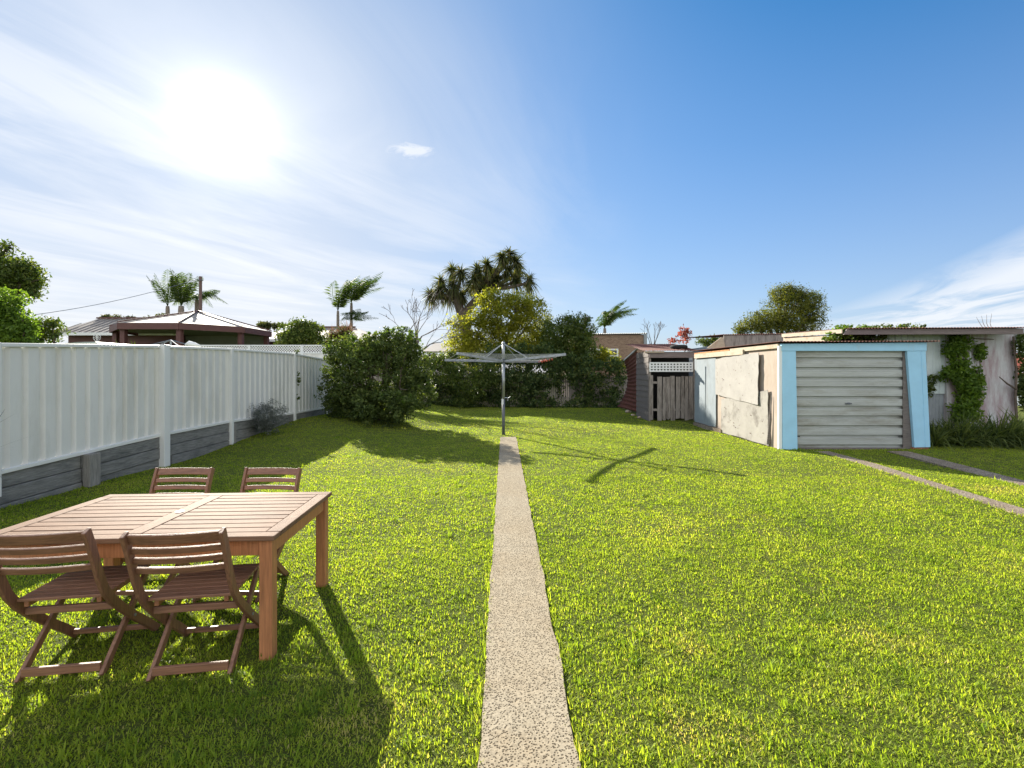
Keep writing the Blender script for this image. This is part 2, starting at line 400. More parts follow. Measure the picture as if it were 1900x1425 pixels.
# ================================================================== SETTING
def make_ground():
    def line(a, b, n): return list(np.linspace(a, b, n))
    xs = line(-600, -40, 8)+line(-30, -8, 8)+line(-7, -6.58, 2)+line(-6.54, 12, 94)+line(14, 40, 8)+line(60, 600, 8)
    ys = line(-200, -10, 6)+line(-6, 0, 4)+line(.4, 26, 100)+line(30, 80, 8)+line(120, 1500, 8)
    X, Y = np.meshgrid(xs, ys); Z = ground_z(X, Y)
    V = np.stack([X, Y, Z], 2).reshape(-1, 3); nx = len(xs); ny = len(ys)
    i, j = np.meshgrid(np.arange(nx-1), np.arange(ny-1)); k = (j*nx+i).ravel()
    Fq = np.stack([k, k+1, k+nx+1, k+nx], 1)
    o = npmesh('ground', V, Fq, 'lawn'); o.data.polygons.foreach_set('use_smooth', [True]*len(o.data.polygons))
    struct(o)
make_ground()
PATH = [(-3.0, -.075, .38), (2.09, -.144, .293), (12.75, -.31, .113)]
def path_edge(y):
    ys = [p[0] for p in PATH]; return np.interp(y, ys, [p[1] for p in PATH]), np.interp(y, ys, [p[2] for p in PATH])
mb = MB(); y = -4.45
rngp = random.Random(3)
while y < 12.7:
    y2 = min(12.75, y+3.05); a, b = path_edge(y+.0015); c, d = path_edge(y2-.0015)
    n = 16
    L = []; Rr = []
    for i in range(n+1):
        t = i/n; yy = y+.0015+(y2-y-.003)*t
        L.append((a+(c-a)*t+rngp.uniform(-.010, .010), yy)); Rr.append((b+(d-b)*t+rngp.uniform(-.010, .010), yy))
    poly = [(p[0], p[1], -.05) for p in L]+[(p[0], p[1], -.05) for p in reversed(Rr)]
    mb.prism(poly, (0, 0, .071)); y = y2
struct(mb.build('path', 'path', bevel=.002))
TR = [[(6.67, 10.45, .30), (6.62, 9.0, .27), (6.35, 7.2, .27), (6.22, 6.0, .28), (5.9, 3.0, .30), (5.6, -2, .3)],
      [(8.30, 10.45, .44), (8.12, 9.3, .40), (7.78, 7.3, .38), (7.5, 5.5, .38), (7.2, 3, .38), (6.9, -2, .38)]]
for k, tr in enumerate(TR):
    mb = MB(); L = [(x-w/2, yy, -.05) for x, yy, w in tr]; R_ = [(x+w/2, yy, -.05) for x, yy, w in tr]
    mb.prism(L[::-1]+R_, (0, 0, .068)); struct(mb.build('driveway_strip', 'track'))
def track_span(y, tr):
    ys = [p[1] for p in tr][::-1]; return np.interp(y, ys, [p[0]-p[2]/2 for p in tr][::-1]), np.interp(y, ys, [p[0]+p[2]/2 for p in tr][::-1])

# ---- garden soil by back hedge
def vnoise(x, y, s, seed):
    r = np.random.default_rng(seed).random((64, 64)); u = (x*s) % 63; v = (y*s) % 63
    i = u.astype(int); j = v.astype(int); fu = u-i; fv = v-j; fu = fu*fu*(3-2*fu); fv = fv*fv*(3-2*fv)
    return r[i, j]*(1-fu)*(1-fv)+r[i+1, j]*fu*(1-fv)+r[i, j+1]*(1-fu)*fv+r[i+1, j+1]*fu*fv
def make_grass():
    rng = np.random.default_rng(11)
    bands = [(1.5, 3.2, 19000, .022, .0024), (3.2, 5, 14000, .022, .0030), (5, 8, 6800, .022, .0042), (8, 13, 4200, .016, .0056), (13, 24.2, 1500, .017, .010)]
    Vs, Fs, Rs = [], [], []; o = 0
    for (y0, y1, dens, bl, bw) in bands:
        xm = 1.12*y1+.5; x0 = max(-6.36, -xm); x1 = min(13.5, xm)
        n = int((x1-x0)*(y1-y0)*dens); x = rng.uniform(x0, x1, n); y = rng.uniform(y0, y1, n)
        keep = (np.abs(x) < 1.1*y+.4)
        a, b = path_edge(y); onp = (x > a+.0) & (x < b-.0) & (y < 12.75); keep &= ~onp
        for tr in TR:
            a, b = track_span(y, tr); keep &= ~((x > a+.01) & (x < b-.01) & (y < 10.5))
        keep &= ~((x > 5.9) & (x < 9.2) & (y > 10.75)) & ~((x > 9.1) & (y > 12.1)) & ~((x > 5.1) & (y > 17.4))
        cl = vnoise(x+20, y+20, 6.5, 1)*.4+vnoise((x+20)%3.4, (y+20)%3.1, 17, 2)*.6     # clumps
        keep &= rng.random(n) < (.30+1.2*cl)
        br = vnoise(x+20, y+20, .8, 3)*.6+vnoise(x+20, y+20, 2.7, 4)*.4
        # worn patches
        for (cx, cy, rr) in ((1.13, 2.27, .2), (1.09, 3.05, .22), (.85, 2.3, .22), (2.3, 3.1, .25), (-.75, 2.4, .25), (4.6, 4.4, .4), (6.9, 7.0, .5)):
            br = br+.75*np.exp(-((x-cx)**2+(y-cy)**2)/rr**2*1.2)
        x, y, cl, br = x[keep], y[keep], cl[keep], br[keep]; n = len(x)
        print('blades', n)
        z = ground_z(x, y)
        th = rng.uniform(0, 2*math.pi, n); tilt = np.abs(rng.normal(.85, .42, n)).clip(.05, 1.5)
        L = bl*rng.uniform(.5, 1.45, n)*(.75+.55*cl)
        pa, pb_ = path_edge(y); de = np.minimum(np.abs(x-pa), np.abs(x-pb_)); de = np.where(y > 12.8, 1, de)
        for tr in TR:
            ta, tb_ = track_span(y, tr); de = np.minimum(de, np.where(y < 10.6, np.minimum(np.abs(x-ta), np.abs(x-tb_)), 1))
        L = L*(1+1.3*np.exp(-(de/.03)**2)*rng.random(n)*1.3)
        wd_ = np.minimum(np.minimum(np.abs(x+6.3), np.where((y > 10.6) & (y < 16), np.abs(x-5.85), 9)), np.where((x > 5.9) & (x < 9.3), np.abs(y-10.68), 9))
        wd_ = np.minimum(wd_, np.hypot(x+.235, y-13.35))
        L = L*(1+1.6*np.exp(-(wd_/.06)**2)*rng.random(n))
        d = np.stack([np.cos(th)*np.sin(tilt), np.sin(th)*np.sin(tilt), np.cos(tilt)], 1)
        sd = np.stack([-np.sin(th), np.cos(th), 0*th], 1); w = bw*rng.uniform(.6, 1.3, n)
        base = np.stack([x, y, z-.004], 1)
        mid = base+d*(L*.55)[:, None]; tip = base+d*L[:, None]; tip[:, 2] -= L*.28*rng.random(n)*np.sin(tilt)+0; tip[:, 2] = np.maximum(tip[:, 2], z+.003)
        wv = sd*w[:, None]
        V = np.stack([base-wv*.6, base+wv*.6, mid+wv, mid-wv, tip+wv*.15, tip-wv*.15], 1)
        rr_ = rng.random(n)
        tone = vnoise(x+20, y+20, 2.2, 8)*.5+vnoise(x+20, y+20, 9, 9)*.5
        r = np.clip(.12+.5*rr_**1.4*(.7+.3*cl)+.35*(tone-.5)+.55*np.clip(br-.55, 0, 1)*rng.random(n)*2+(rng.random(n) < .045)*.5, 0, 1)
        k = o+np.arange(n)*6
        Fs += [np.stack([k, k+1, k+2, k+3], 1), np.stack([k+3, k+2, k+4, k+5], 1)]
        Vs.append(V.reshape(-1, 3)); Rs.append(np.repeat(r, 6)); o += n*6
    # coarse tufts and longer blades
    cc = []
    for (n_, x0, x1, y0, y1) in ((150, -2.6, 2.6, 1.7, 3.2), (60, -2.2, -.9, 1.8, 2.6), (190, -5, 5.5, 3.2, 7), (120, -6, 8, 7, 12)):
        cc.append(np.stack([rng.uniform(x0, x1, n_), rng.uniform(y0, y1, n_), rng.uniform(.6, 1.5, n_)], 1))
    cc = np.concatenate(cc); a, b = path_edge(cc[:, 1]); cc = cc[~((cc[:, 0] > a-.05) & (cc[:, 0] < b+.05))]
    m = 34; n = len(cc)*m; cx = np.repeat(cc, m, 0)
    x = cx[:, 0]+rng.normal(0, .028, n)*cx[:, 2]; y = cx[:, 1]+rng.normal(0, .028, n)*cx[:, 2]; z = ground_z(x, y)
    th = rng.uniform(0, 2*math.pi, n); tilt = rng.uniform(.2, 1.2, n); L = .048*cx[:, 2]*rng.uniform(.5, 1.3, n)
    d = np.stack([np.cos(th)*np.sin(tilt), np.sin(th)*np.sin(tilt), np.cos(tilt)], 1); sd = np.stack([-np.sin(th), np.cos(th), 0*th], 1)
    wv = sd*(rng.uniform(.0016, .0032, n)*(1+y*.12))[:, None]; base = np.stack([x, y, z-.004], 1); mid = base+d*(L*.55)[:, None]; tip = base+d*L[:, None]; tip[:, 2] = np.maximum(tip[:, 2]-L*.3*np.sin(tilt), z+.004)
    V = np.stack([base-wv*.6, base+wv*.6, mid+wv, mid-wv, tip+wv*.15, tip-wv*.15], 1); k = o+np.arange(n)*6
    Fs += [np.stack([k, k+1, k+2, k+3], 1), np.stack([k+3, k+2, k+4, k+5], 1)]; Vs.append(V.reshape(-1, 3))
    Rs.append(np.repeat(np.clip(rng.uniform(0, .35, n)+(np.repeat(rng.random(len(cc)), m)-.5)*.4, 0, 1), 6)); o += n*6
    g = npmesh('lawn_grass', np.concatenate(Vs), np.concatenate(Fs), 'grass', None, np.concatenate(Rs))
    g['kind'] = 'stuff'; g['label'] = 'short mown green grass blades of the back lawn'; g['category'] = 'grass'
make_grass()

# ================================================================== LEFT FENCE
FP = [(.6, 1.90, .42), (3.3, 1.96, .43), (6.0, 2.05, .46), (8.86, 2.18, .575), (11.0, 2.235, .60), (14.2, 2.25, .52), (16.7, 2.15, .51), (19.2, 2.15, .51)]
fence = thing('steel_fence', 'long pale cream ribbed steel fence on the left boundary', 'fence', (FX, 0, 0))
def cprof(L, pitch=.235):
    o = []; t = 0
    while t < L:
        for dt, dp in ((0, 0), (.085, 0), (.112, .045), (.150, .045), (.185, 0)):
            if t+dt <= L: o.append((t+dt, dp))
        t += pitch
    o.append((L, 0)); return o
for i in range(len(FP)-1):
    y0, t0, b0 = FP[i]; y1, t1, b1 = FP[i+1]
    L = y1-y0; pr = cprof(L)
    vs = []
    for t, dp in pr:
        u = t/L; vs += [(.0-dp, y0+t, b0+(b1-b0)*u+.02), (.0-dp, y0+t, t0+(t1-t0)*u-.02)]
    m_ = MB().add(vs, [(2*k, 2*k+2, 2*k+3, 2*k+1) for k in range(len(pr)-1)]); m_.build('panel', 'fence', fence, solid=.002)
    g0 = .045
    MB().bar((0.004, y0+g0, t0), (0.004, y1-g0, t1), .062, .05).build('top_rail', 'fencepost', fence, bevel=.008)
    MB().bar((0.004, y0+g0, b0), (0.004, y1-g0, b1), .062, .05).build('bottom_rail', 'fencepost', fence, bevel=.006)
for i, (y0, t0, b0) in enumerate(FP):
    w = .155 if i == 3 else .08
    zb = float(ground_z(-6.3, y0))-.1
    if i == 3: MB().box(-.02, .105, y0-w/2, y0+w/2, zb, t0+.035).build('post', 'fencepost', fence, bevel=.006)
    else: MB().box(-.045, .048 if i != 4 and i != 5 else .075, y0-w/2, y0+w/2, zb if i in (4, 5) else b0-.3, t0+.03).build('post', 'fencepost', fence, bevel=.006)

rw = thing('retaining_wall', 'low grey weathered timber sleeper wall under the steel fence', 'retaining wall', (FX, 0, 0))
rr = random.Random(5)
ybreaks = [.3, 2.6, 4.9, 7.2, 9.1, 11.05, 13.0, 15.0, 17.0, 19.3]
for i in range(len(ybreaks)-1):
    ya, yb = ybreaks[i]+.006, ybreaks[i+1]-.006; ym = (ya+yb)/2
    bt = float(np.interp(ym, [f[0] for f in FP], [f[2] for f in FP]))-.035
    z1 = bt; z0 = float(ground_z(-6.3, ym))-.15
    za_, zb_ = [float(np.interp(q, [f[0] for f in FP], [f[2] for f in FP]))-.030-bt for q in (ya, yb)]
    k = 0
    while z1 > z0:
        j = rr.uniform(-.012, .012)
        MB().prism([(-.13+j, ya, z1-.192+za_), (-.13+j, yb, z1-.192+zb_), (-.13+j, yb, z1+zb_), (-.13+j, ya, z1+za_)], (.145, 0, 0)).build('sleeper', 'sleeper', rw, bevel=.01); z1 -= .2; k += 1
for yp, wd, tp in ((7.3, .2, .49), (4.3, .2, .45), (11.12, .09, .53)):
    MB().box(.022, .13 if wd > .1 else .06, yp-wd/2, yp+wd/2, -.1, tp).build('post', 'sleeper_post', rw, bevel=.012)

# lavender at the fence
t_ = thing('lavender_bush', 'grey lavender bush against the cream fence', 'bush', (-6.0, 12.0, .25))
hd = [((-6.05+random.uniform(-.12, .12), 12+random.uniform(-.15, .15), .25), 26, .62, .006, .12, (.1, 0, 1.1), .42) for _ in range(14)]
straps('foliage', hd, 'lf_lav', t_, 4, 3)
foliage('leaf_mass', [(-6.05, 12, .62, .42, .40, .36)], 5200, .022, 'lf_lav', t_, 5, .3, .09, 22, .35)

# ================================================================== TABLE
tb = thing('outdoor_table', 'rectangular brown slatted wooden garden table on the lawn', 'table', (-2.28, 3.33, 0), math.radians(3.0))
W2, D2, TH = .86, .535, .745
def roundslab(x0, x1, y0, y1): return MB().box(x0, x1, y0, y1, TH-.028, TH)
fw = .085
# frame boards of the top (butted end to end)
fr = MB()
fr.box(-W2, W2, -D2, -D2+fw, TH-.03, TH); fr.box(-W2, W2, D2-fw, D2, TH-.03, TH)
fr.build('top_frame', 'table_x', tb, bevel=.006)
for sx in (-1, 1):
    MB().box(min(sx*W2, sx*(W2-fw)), max(sx*W2, sx*(W2-fw)), -D2+fw+.002, D2-fw-.002, TH-.03, TH+.0005).build('end_board', 'table_y', tb, bevel=.005)
MB().box(-.05, .05, -D2+fw+.002, D2-fw-.002, TH-.03, TH+.001).build('centre_board', 'table_y', tb, bevel=.004)
ns = 10; sp = (2*(D2-fw))/ns
for i in range(ns):
    y0 = -D2+fw+i*sp+.0055; y1 = y0+sp-.011
    for xa, xb in ((-W2+fw+.003, -.053), (.053, W2-fw-.003)):
        dz = random.uniform(-.0012, .0008)
        MB().box(xa, xb, y0, y1, TH-.024+dz, TH-.001+dz).build('slat', 'table_x', tb, bevel=.003)
ring = MB(); ring.tube([(0, .0, TH+.001), (0, .0, TH+.006)], .028, 20); ring.build('umbrella_hole_cap', 'steel_dark', tb, smooth=False)
for y0, y1 in ((-D2+.035, -D2+.06), (D2-.06, D2-.035)): MB().box(-W2+.1, W2-.1, y0, y1, TH-.125, TH-.032).build('apron', 'table_leg', tb, bevel=.003)
for x0, x1 in ((-W2+.035, -W2+.06), (W2-.06, W2-.035)): MB().box(x0, x1, -D2+.1, D2-.1, TH-.125, TH-.032).build('apron', 'table_leg', tb, bevel=.003)
for sx in (-1, 1):
    for sy in (-1, 1):
        cx, cy = sx*(W2-.06), sy*(D2-.06)
        MB().box(cx-.038, cx+.038, cy-.038, cy+.038, -.01, TH-.031).build('leg', 'table_leg', tb, bevel=.006)

# ================================================================== CHAIRS
def make_chair(label, loc, rz):
    t = thing('folding_chair', label, 'chair', loc, rz, 'folding chairs around the table')
    hw = .235
    back = [(-.405, .865), (-.37, .78), (-.335, .68), (-.30, .58), (-.26, .49), (-.20, .41), (-.11, .32), (.02, .205), (.15, .10), (.27, -.005)]
    for s in (-1, 1):
        MB().sweep([(s*hw, y, z) for y, z in back], .022, .052, (1, 0, 0)).build('back_leg_frame', 'wood_z', t, bevel=.004)
        MB().bar((s*(hw-.028), -.235, -.005), (s*(hw-.028), .205, .425), .022, .045, up=(0, -.7, .7)).build('leg', 'wood_z', t, bevel=.004)
    # curved back slats
    def by(z):
        zs = [b[1] for b in back][::-1]; ys = [b[0] for b in back][::-1]; return float(np.interp(z, zs, ys))
    for zc, hh in ((.835, .058), (.765, .036), (.705, .036), (.645, .036)):
        pts = []
        for i in range(9):
            u = -1+2*i/8; pts.append(Vector((u*(hw-.012), by(zc)-.028*(1-u*u)+.004, zc)))
        dr = Vector((0, by(zc+.03)-by(zc-.03), .06)).normalized()
        MB().sweep(pts, hh, .016, tuple(dr)).build('back_slat', 'wood_x', t, bevel=.003)
    # seat: slats across, side battens
    n = 8; y0 = -.225; dy = .056
    for i in range(n):
        yy = y0+i*dy; MB().box(-hw+.015, hw-.015, yy, yy+.048, .435, .452).build('seat_slat', 'wood_x', t, bevel=.003)
    for s in (-1, 1):
        MB().box(s*(hw-.055)-.012, s*(hw-.055)+.012, -.215, .215, .402, .433).build('seat_rail', 'wood_y', t, bevel=.003)
    MB().box(-hw+.04, hw-.04, -.232, -.212, -.0+.02, .068).build('foot_bar', 'wood_x', t, bevel=.004)
    MB().box(-hw+.0115, hw-.0115, .20, .222, .03, .062).build('stretcher', 'wood_x', t, bevel=.004)
    MB().box(-hw+.0115, hw-.0115, -.165, -.14, .335, .375).build('rear_rail', 'wood_x', t, bevel=.004)
    for s in (-1, 1):
        MB().tube([(s*(hw+.009), .0, .222), (s*(hw+.016), .0, .222)], .009, 10).build('bolt', 'steel', t)
    return t
R_ = math.radians
ch = make_chair('near wooden folding chair beside the left end of the table, cut by the photo edge', (-2.55, 2.93, 0), R_(9))
dup(ch, (-1.835, 2.94, 0), R_(9), 'near wooden folding chair at the table with its back fully in view')
dup(ch, (-2.865, 3.86, 0), R_(181), 'far wooden folding chair near the fence side of the table')
dup(ch, (-2.11, 3.86, 0), R_(178), 'far wooden folding chair on the path side of the table')

# ================================================================== CLOTHES HOIST
HX, HY = -.235, 13.35
h = thing('rotary_clothes_line', 'grey rotary clothes hoist standing at the end of the concrete path', 'clothes line', (HX, HY, 0))
MB().tube([(0, 0, -.1), (0, 0, .98)], .041, 14).build('lower_post', 'steel_dark', h, smooth=True)
MB().tube([(0, 0, .98), (0, 0, 2.03)], .040, 14).build('upper_post', 'steel', h, smooth=True)
MB().tube([(0, 0, 2.03), (0, 0, 2.52)], .040, 14).build('spindle', 'steel', h, smooth=True)
MB().tube([(0, 0, 2.51), (0, 0, 2.56)], [.055, .03], 14).build('cap', 'steel', h)
MB().box(-.055, .055, -.055, .055, 1.985, 2.06).build('hub', 'steel_dark', h, bevel=.01)
g_ = MB(); g_.tube([(.03, -.03, 1.02), (.12, -.05, 1.02), (.12, -.05, .93)], .012, 6).tube([(.12, -.05, 1.0), (.19, -.06, 1.05)], .010, 6); g_.build('crank_handle', 'steel', h)
MB().tube([(-.01, 0, .84), (-.01, 0, .98)], .0425, 14).build('sticker', 'white', h)
tips = {'rf': Vector((1.08, 1.72, 2.05)), 'rn': Vector((1.60, -1.00, 2.17)), 'lf': Vector((-1.76, 1.10, 2.08)), 'ln': Vector((-1.08, -1.70, 2.17))}
hubp = Vector((0, 0, 2.02))
for k, tp in tips.items():
    MB().bar(hubp+(tp-hubp).normalized()*.05, tp, .055, .065).build('arm', 'steel', h, bevel=.004)
    mid = hubp.lerp(tp, .42)+Vector((0, 0, .012))
    MB().tube([(0.02*np.sign(tp.x), .02*np.sign(tp.y), 2.50), mid], .011, 6).build('brace', 'steel', h)
order = ['rf', 'rn', 'ln', 'lf']
for i, fr_ in enumerate((.99, .88, .77, .66, .55, .44)):
    w_ = MB()
    for a, b in zip(order, order[1:]+order[:1]):
        A = hubp.lerp(tips[a], fr_)+Vector((0, 0, .022)); B = hubp.lerp(tips[b], fr_)+Vector((0, 0, .022)); mpt = (A+B)/2-Vector((0, 0, .03))
        w_.tube([A, A.lerp(mpt, .5)-Vector((0, 0, .008)), mpt, mpt.lerp(B, .5)-Vector((0, 0, .008)), B], .0045, 4)
    w_.build('line_wire', 'wire', h)
pr_ = random.Random(9)
for i in range(9):
    a = tips['rf']; b = tips['rn']; u = .15+.05*i; fr_ = (.99, .88)[i % 2]
    A = hubp.lerp(a, fr_); B = hubp.lerp(b, fr_); p = A.lerp(B, u)-Vector((0, 0, .015))
    o = MB().box(-.006, .006, -.01, .01, -.05, .012).build('clothes_peg', 'pegred', None); o.location = Vector((HX, HY, 0))+p+Vector((0, 0, .006)); o.rotation_euler = (0, pr_.uniform(-.4, .4), pr_.uniform(0, 3))
    tag(o, 'small red peg clipped on the right hand wires of the clothes hoist', 'peg', 'red pegs on the clothes hoist wires')

# ================================================================== GARAGE
GY = 10.72; GX = 5.97; GR = 9.2; GB = 15.8
g = thing('garage', 'small old garage with light blue front and ribbed roller door', 'garage', (GX, GY, 0))
def gp(mbx, name, mat, **k):
    o = mbx.build(name, mat, None, **k); parent_keep(o, g); return o
gp(MB().box(GX+.012, GX+.10, GY+.075, GB, -.1, 2.34), 'side_wall', 'beige')
gp(MB().box(GR-.1, GR-.01, GY+.075, GB, -.1, 2.34), 'side_wall', 'beige')
gp(MB().box(GX+.1, GR-.1, GB-.1, GB, -.1, 2.34), 'back_wall', 'beige')
# blue front : left pillar, lintel, leaning right pillar
gp(MB().prism([(5.985, GY, -.02), (6.315, GY, -.02), (6.275, GY, 2.185), (5.965, GY, 2.185)], (0, .07, 0)), 'left_pillar', 'blue', bevel=.004)
gp(MB().prism([(8.90, GY, .05), (9.25, GY, .06), (9.145, GY, 2.185), (8.735, GY, 2.185)], (0, .07, 0)), 'right_pillar', 'blue', bevel=.004)
gp(MB().prism([(5.955, GY-.01, 2.187), (9.16, GY-.01, 2.187), (9.16, GY-.01, 2.375), (5.955, GY-.01, 2.345)], (0, .08, 0)), 'lintel', 'blue', bevel=.004)
gp(MB().prism([(9.135, GY-.006, .06), (9.165, GY-.006, .06), (9.062, GY-.006, 2.18), (9.040, GY-.006, 2.18)], (0, .006, 0)), 'corner_bead', 'blue')
gp(MB().box(5.90, 5.968, GY+.0, GY+.06, -.02, 2.30), 'white_corner_strip', 'white')
# roller door with real ribs
prof = []; z = .0; DB, DT = .03, 2.19
n = 10; pitch = (DT-DB)/n
vs = []
def doorprof():
    o = []
    for i in range(n):
        z0 = DB+i*pitch
        o += [(z0, .0), (z0+.004, .06), (z0+.058, .055), (z0+.078, 0), (z0+.10, 0), (z0+.103, .006), (z0+.108, 0), (z0+.14, 0), (z0+.143, .006), (z0+.148, 0), (z0+.18, 0), (z0+.183, .006), (z0+.188, 0)]
    o.append((DT, 0)); return o
dp = doorprof(); X0, X1 = 6.27, 8.74
for (z_, d_) in dp: vs += [(X0, GY+.09+d_, z_), (X1, GY+.09+d_, z_)]
dr = gp(MB().add(vs, [(2*i, 2*i+1, 2*i+3, 2*i+2) for i in range(len(dp)-1)]), 'roller_door', 'door', solid=.003)
def dpart(m_, nm, mt, **k):
    o = m_.build(nm, mt, None, **k); o.parent = dr; o.matrix_parent_inverse = Matrix.Identity(4); return o
dpart(MB().box(7.42, 7.56, GY+.065, GY+.088, 1.005, 1.03).tube([(7.49, GY+.05, 1.02), (7.49, GY+.09, 1.02)], .022, 10), 'door_handle', 'steel_dark')
dpart(MB().box(X0, X1, GY+.074, GY+.088, .0, .04), 'bottom_bar', 'darkboard')
dpart(MB().box(X0+.02, X0+.14, GY+.075, GY+.088, .275, .295).box(X1-.14, X1-.02, GY+.075, GY+.088, .285, .30), 'lock_bolt', 'black')
gp(MB().box(8.70, 8.90, GY+.072, GY+.086, -.02, 2.18), 'door_frame', 'darkboard')
gp(MB().box(8.86, 9.22, GY+.01, GY+.16, -.05, .047), 'brick_footing', 'brickred')
# roof
rprof = wave(3.5, .076, .010)
gp(MB().sheet(rprof, (5.87, GY-.10, 2.39), (9.30, GY-.10, 2.40), (0, 5.3, .03)), 'roof', 'rust', solid=.002)
gp(MB().box(5.925, 5.978, GY+.1, 13.2, 2.255, 2.355), 'bargeboard', 'cream')
gp(MB().box(5.915, 5.978, 13.21, 15.75, 2.20, 2.345), 'weathered_bargeboard', 'orange_rust')
gp(MB().box(5.895, 5.95, 12.4, 15.7, 2.17, 2.30), 'outer_board', 'cream')
# fibro sheets patched on the side wall, slightly warped, standing proud
def warped(name, mat, ya, yb, za, zb, x, seed, thick=.012, edge=.02, skew=(0, 0, 0, 0)):
    r = random.Random(seed); ny, nz = 10, 8; vs = []
    for j in range(nz+1):
        for i in range(ny+1):
            u, v = i/ny, j/nz
            yy = ya+(yb-ya)*u; zl = za+skew[0]*(1-u)+skew[1]*u; zh = zb+skew[2]*(1-u)+skew[3]*u
            zz = zl+(zh-zl)*v
            if i in (0, ny): yy += r.uniform(-edge, edge)
            if j in (0, nz): zz += r.uniform(-edge, edge)*.6
            xx = x-.012*math.sin(u*3+seed)*math.cos(v*2.2)-(.02*(1-v)*(1-u) if seed % 2 else .0)
            vs.append((xx, yy, zz))
    fs = [(j*(ny+1)+i, j*(ny+1)+i+1, (j+1)*(ny+1)+i+1, (j+1)*(ny+1)+i) for j in range(nz) for i in range(ny)]
    return gp(MB().add(vs, fs), name, mat, solid=thick)
warped('upper_sheet', 'fibro2', 11.64, 14.1, .95, 2.16, 5.925, 3, skew=(-.02, .12, .02, -.05))
warped('lower_sheet', 'fibro', 11.25, 13.75, .02, .93, 5.945, 4, skew=(.0, 0, .38, .02))
warped('blue_sheet', 'bluegrey', 14.15, 15.78, .12, 2.15, 5.955, 6)
for yy in (14.9,): gp(MB().box(5.925, 5.955-.003, yy-.02, yy+.02, .3, 1.9), 'batten', 'bluegrey')
nl = random.Random(3); nm = MB()
for (ya_, yb_, za_, zb_, xx_) in ((11.75, 14.0, 1.1, 2.02, 5.905), (11.4, 13.6, .15, .8, 5.922)):
    for k in range(16):
        yy_ = nl.uniform(ya_, yb_); zz_ = nl.uniform(za_, zb_); nm.tube([(xx_, yy_, zz_), (xx_+.03, yy_, zz_)], nl.uniform(.004, .011), 7)
gp(nm, 'nail_heads', 'rust')
gp(MB().prism([(5.955, 11.20, .05), (5.90, 11.23, .04), (5.955, 11.12, 1.18)], (0, .018, 0)), 'gap_shadow_strip', 'darkboard')  # dark strip put in for the shadow triangle beside the lower sheet
gp(MB().box(5.90, 6.0, 13.7, 15.8, -.1, .1), 'footing', 'track')

# ================================================================== OUTHOUSE
OY = 17.2
oh = thing('outhouse', 'tumbledown rusty and timber outhouse at the rear end of the garage', 'shed', (5.7, OY, 0))
def op(mbx, name, mat, **k):
    o = mbx.build(name, mat, None, **k); parent_keep(o, oh); return o
xa, xb = ax(1205, OY), ax(1290, OY)
op(MB().box(xa+.05, xb+.1, OY+.9, OY+1.0, 0, 2.3), 'inner_shade_wall', 'black')  # black sheet standing in for the shade behind the planks
rr = random.Random(21)
# front planks
xx = xa
i = 0
door = []
while xx < xb-.03:
    w = rr.uniform(.13, .20); w = min(w, xb-xx)
    if i == 1: xx += .14; i += 1; continue
    top = 1.62 if i == 0 else 1.60+rr.uniform(-.05, .03)
    bx0 = xx+rr.uniform(.0, .012); bx1 = xx+w-rr.uniform(.004, .016); ln = rr.uniform(-.03, .03)
    zb_ = rr.uniform(-.02, .10)
    poly = [(bx0, OY, zb_), (bx0+(bx1-bx0)*.5, OY, zb_+rr.uniform(-.05, .05)), (bx1, OY, zb_+rr.uniform(-.03, .05)), (bx1+ln, OY, top), (bx0+ln, OY, top)]
    op(MB().prism(poly, (0, .025, 0)), 'plank', 'greyplank'); xx += w; i += 1
op(MB().box(xa+.13, xa+.32, OY+.03, OY+.06, 1.32, 1.40).box(xa+.1, xb, OY+.03, OY+.06, .35, .43), 'ledge_rail', 'greyplank')
# lattice strip
lat = MB(); lz0, lz1 = az(688.5, OY), az(673.5, OY); lx0, lx1 = ax(1206, OY), ax(1284, OY)
for k in range(14):
    x_ = lx0+(lx1-lx0)*k/13; lat.box(x_-.028, x_+.028, OY-.03, OY-.018, lz0, lz1)
for k in range(4):
    z_ = lz0+(lz1-lz0)*k/3; lat.box(lx0-.02, lx1+.02, OY-.042, OY-.031, z_-.026, z_+.026)
op(lat, 'lattice_strip', 'white')
op(MB().box(xa-.02, xb+.03, OY-.05, OY+.0, az(664, OY), az(653, OY)), 'head_beam', 'bargeboard', bevel=.006)
op(MB().box(xa-.02, xa+.06, OY+.027, OY+.09, -.05, az(664, OY)), 'corner_post', 'greyplank')
op(MB().box(xb-.05, xb+.03, OY+.027, OY+.09, -.05, az(664, OY)), 'corner_post', 'greyplank')
# weatherboard return wall and rusty corrugated skirt, going back and to the left
A0 = Vector((xa-.02, OY+.02, 0)); A1 = Vector((ax(1181, 19.2), 19.2, 0))
wb = MB(); nb = 12; HH = az(652, 17.6)
for k in range(nb):
    z0 = k*HH/nb; z1 = (k+1)*HH/nb
    d = (A1-A0).normalized(); nn = Vector((-d.y, d.x, 0))
    wb.prism([A0+nn*.02+Vector((0, 0, z0)), A0-nn*.0+Vector((0, 0, z1)), A0+nn*-.01+Vector((0, 0, z1)), A0+nn*-.01+Vector((0, 0, z0))], (A1-A0))
op(wb, 'weatherboard_wall', 'darkboard')
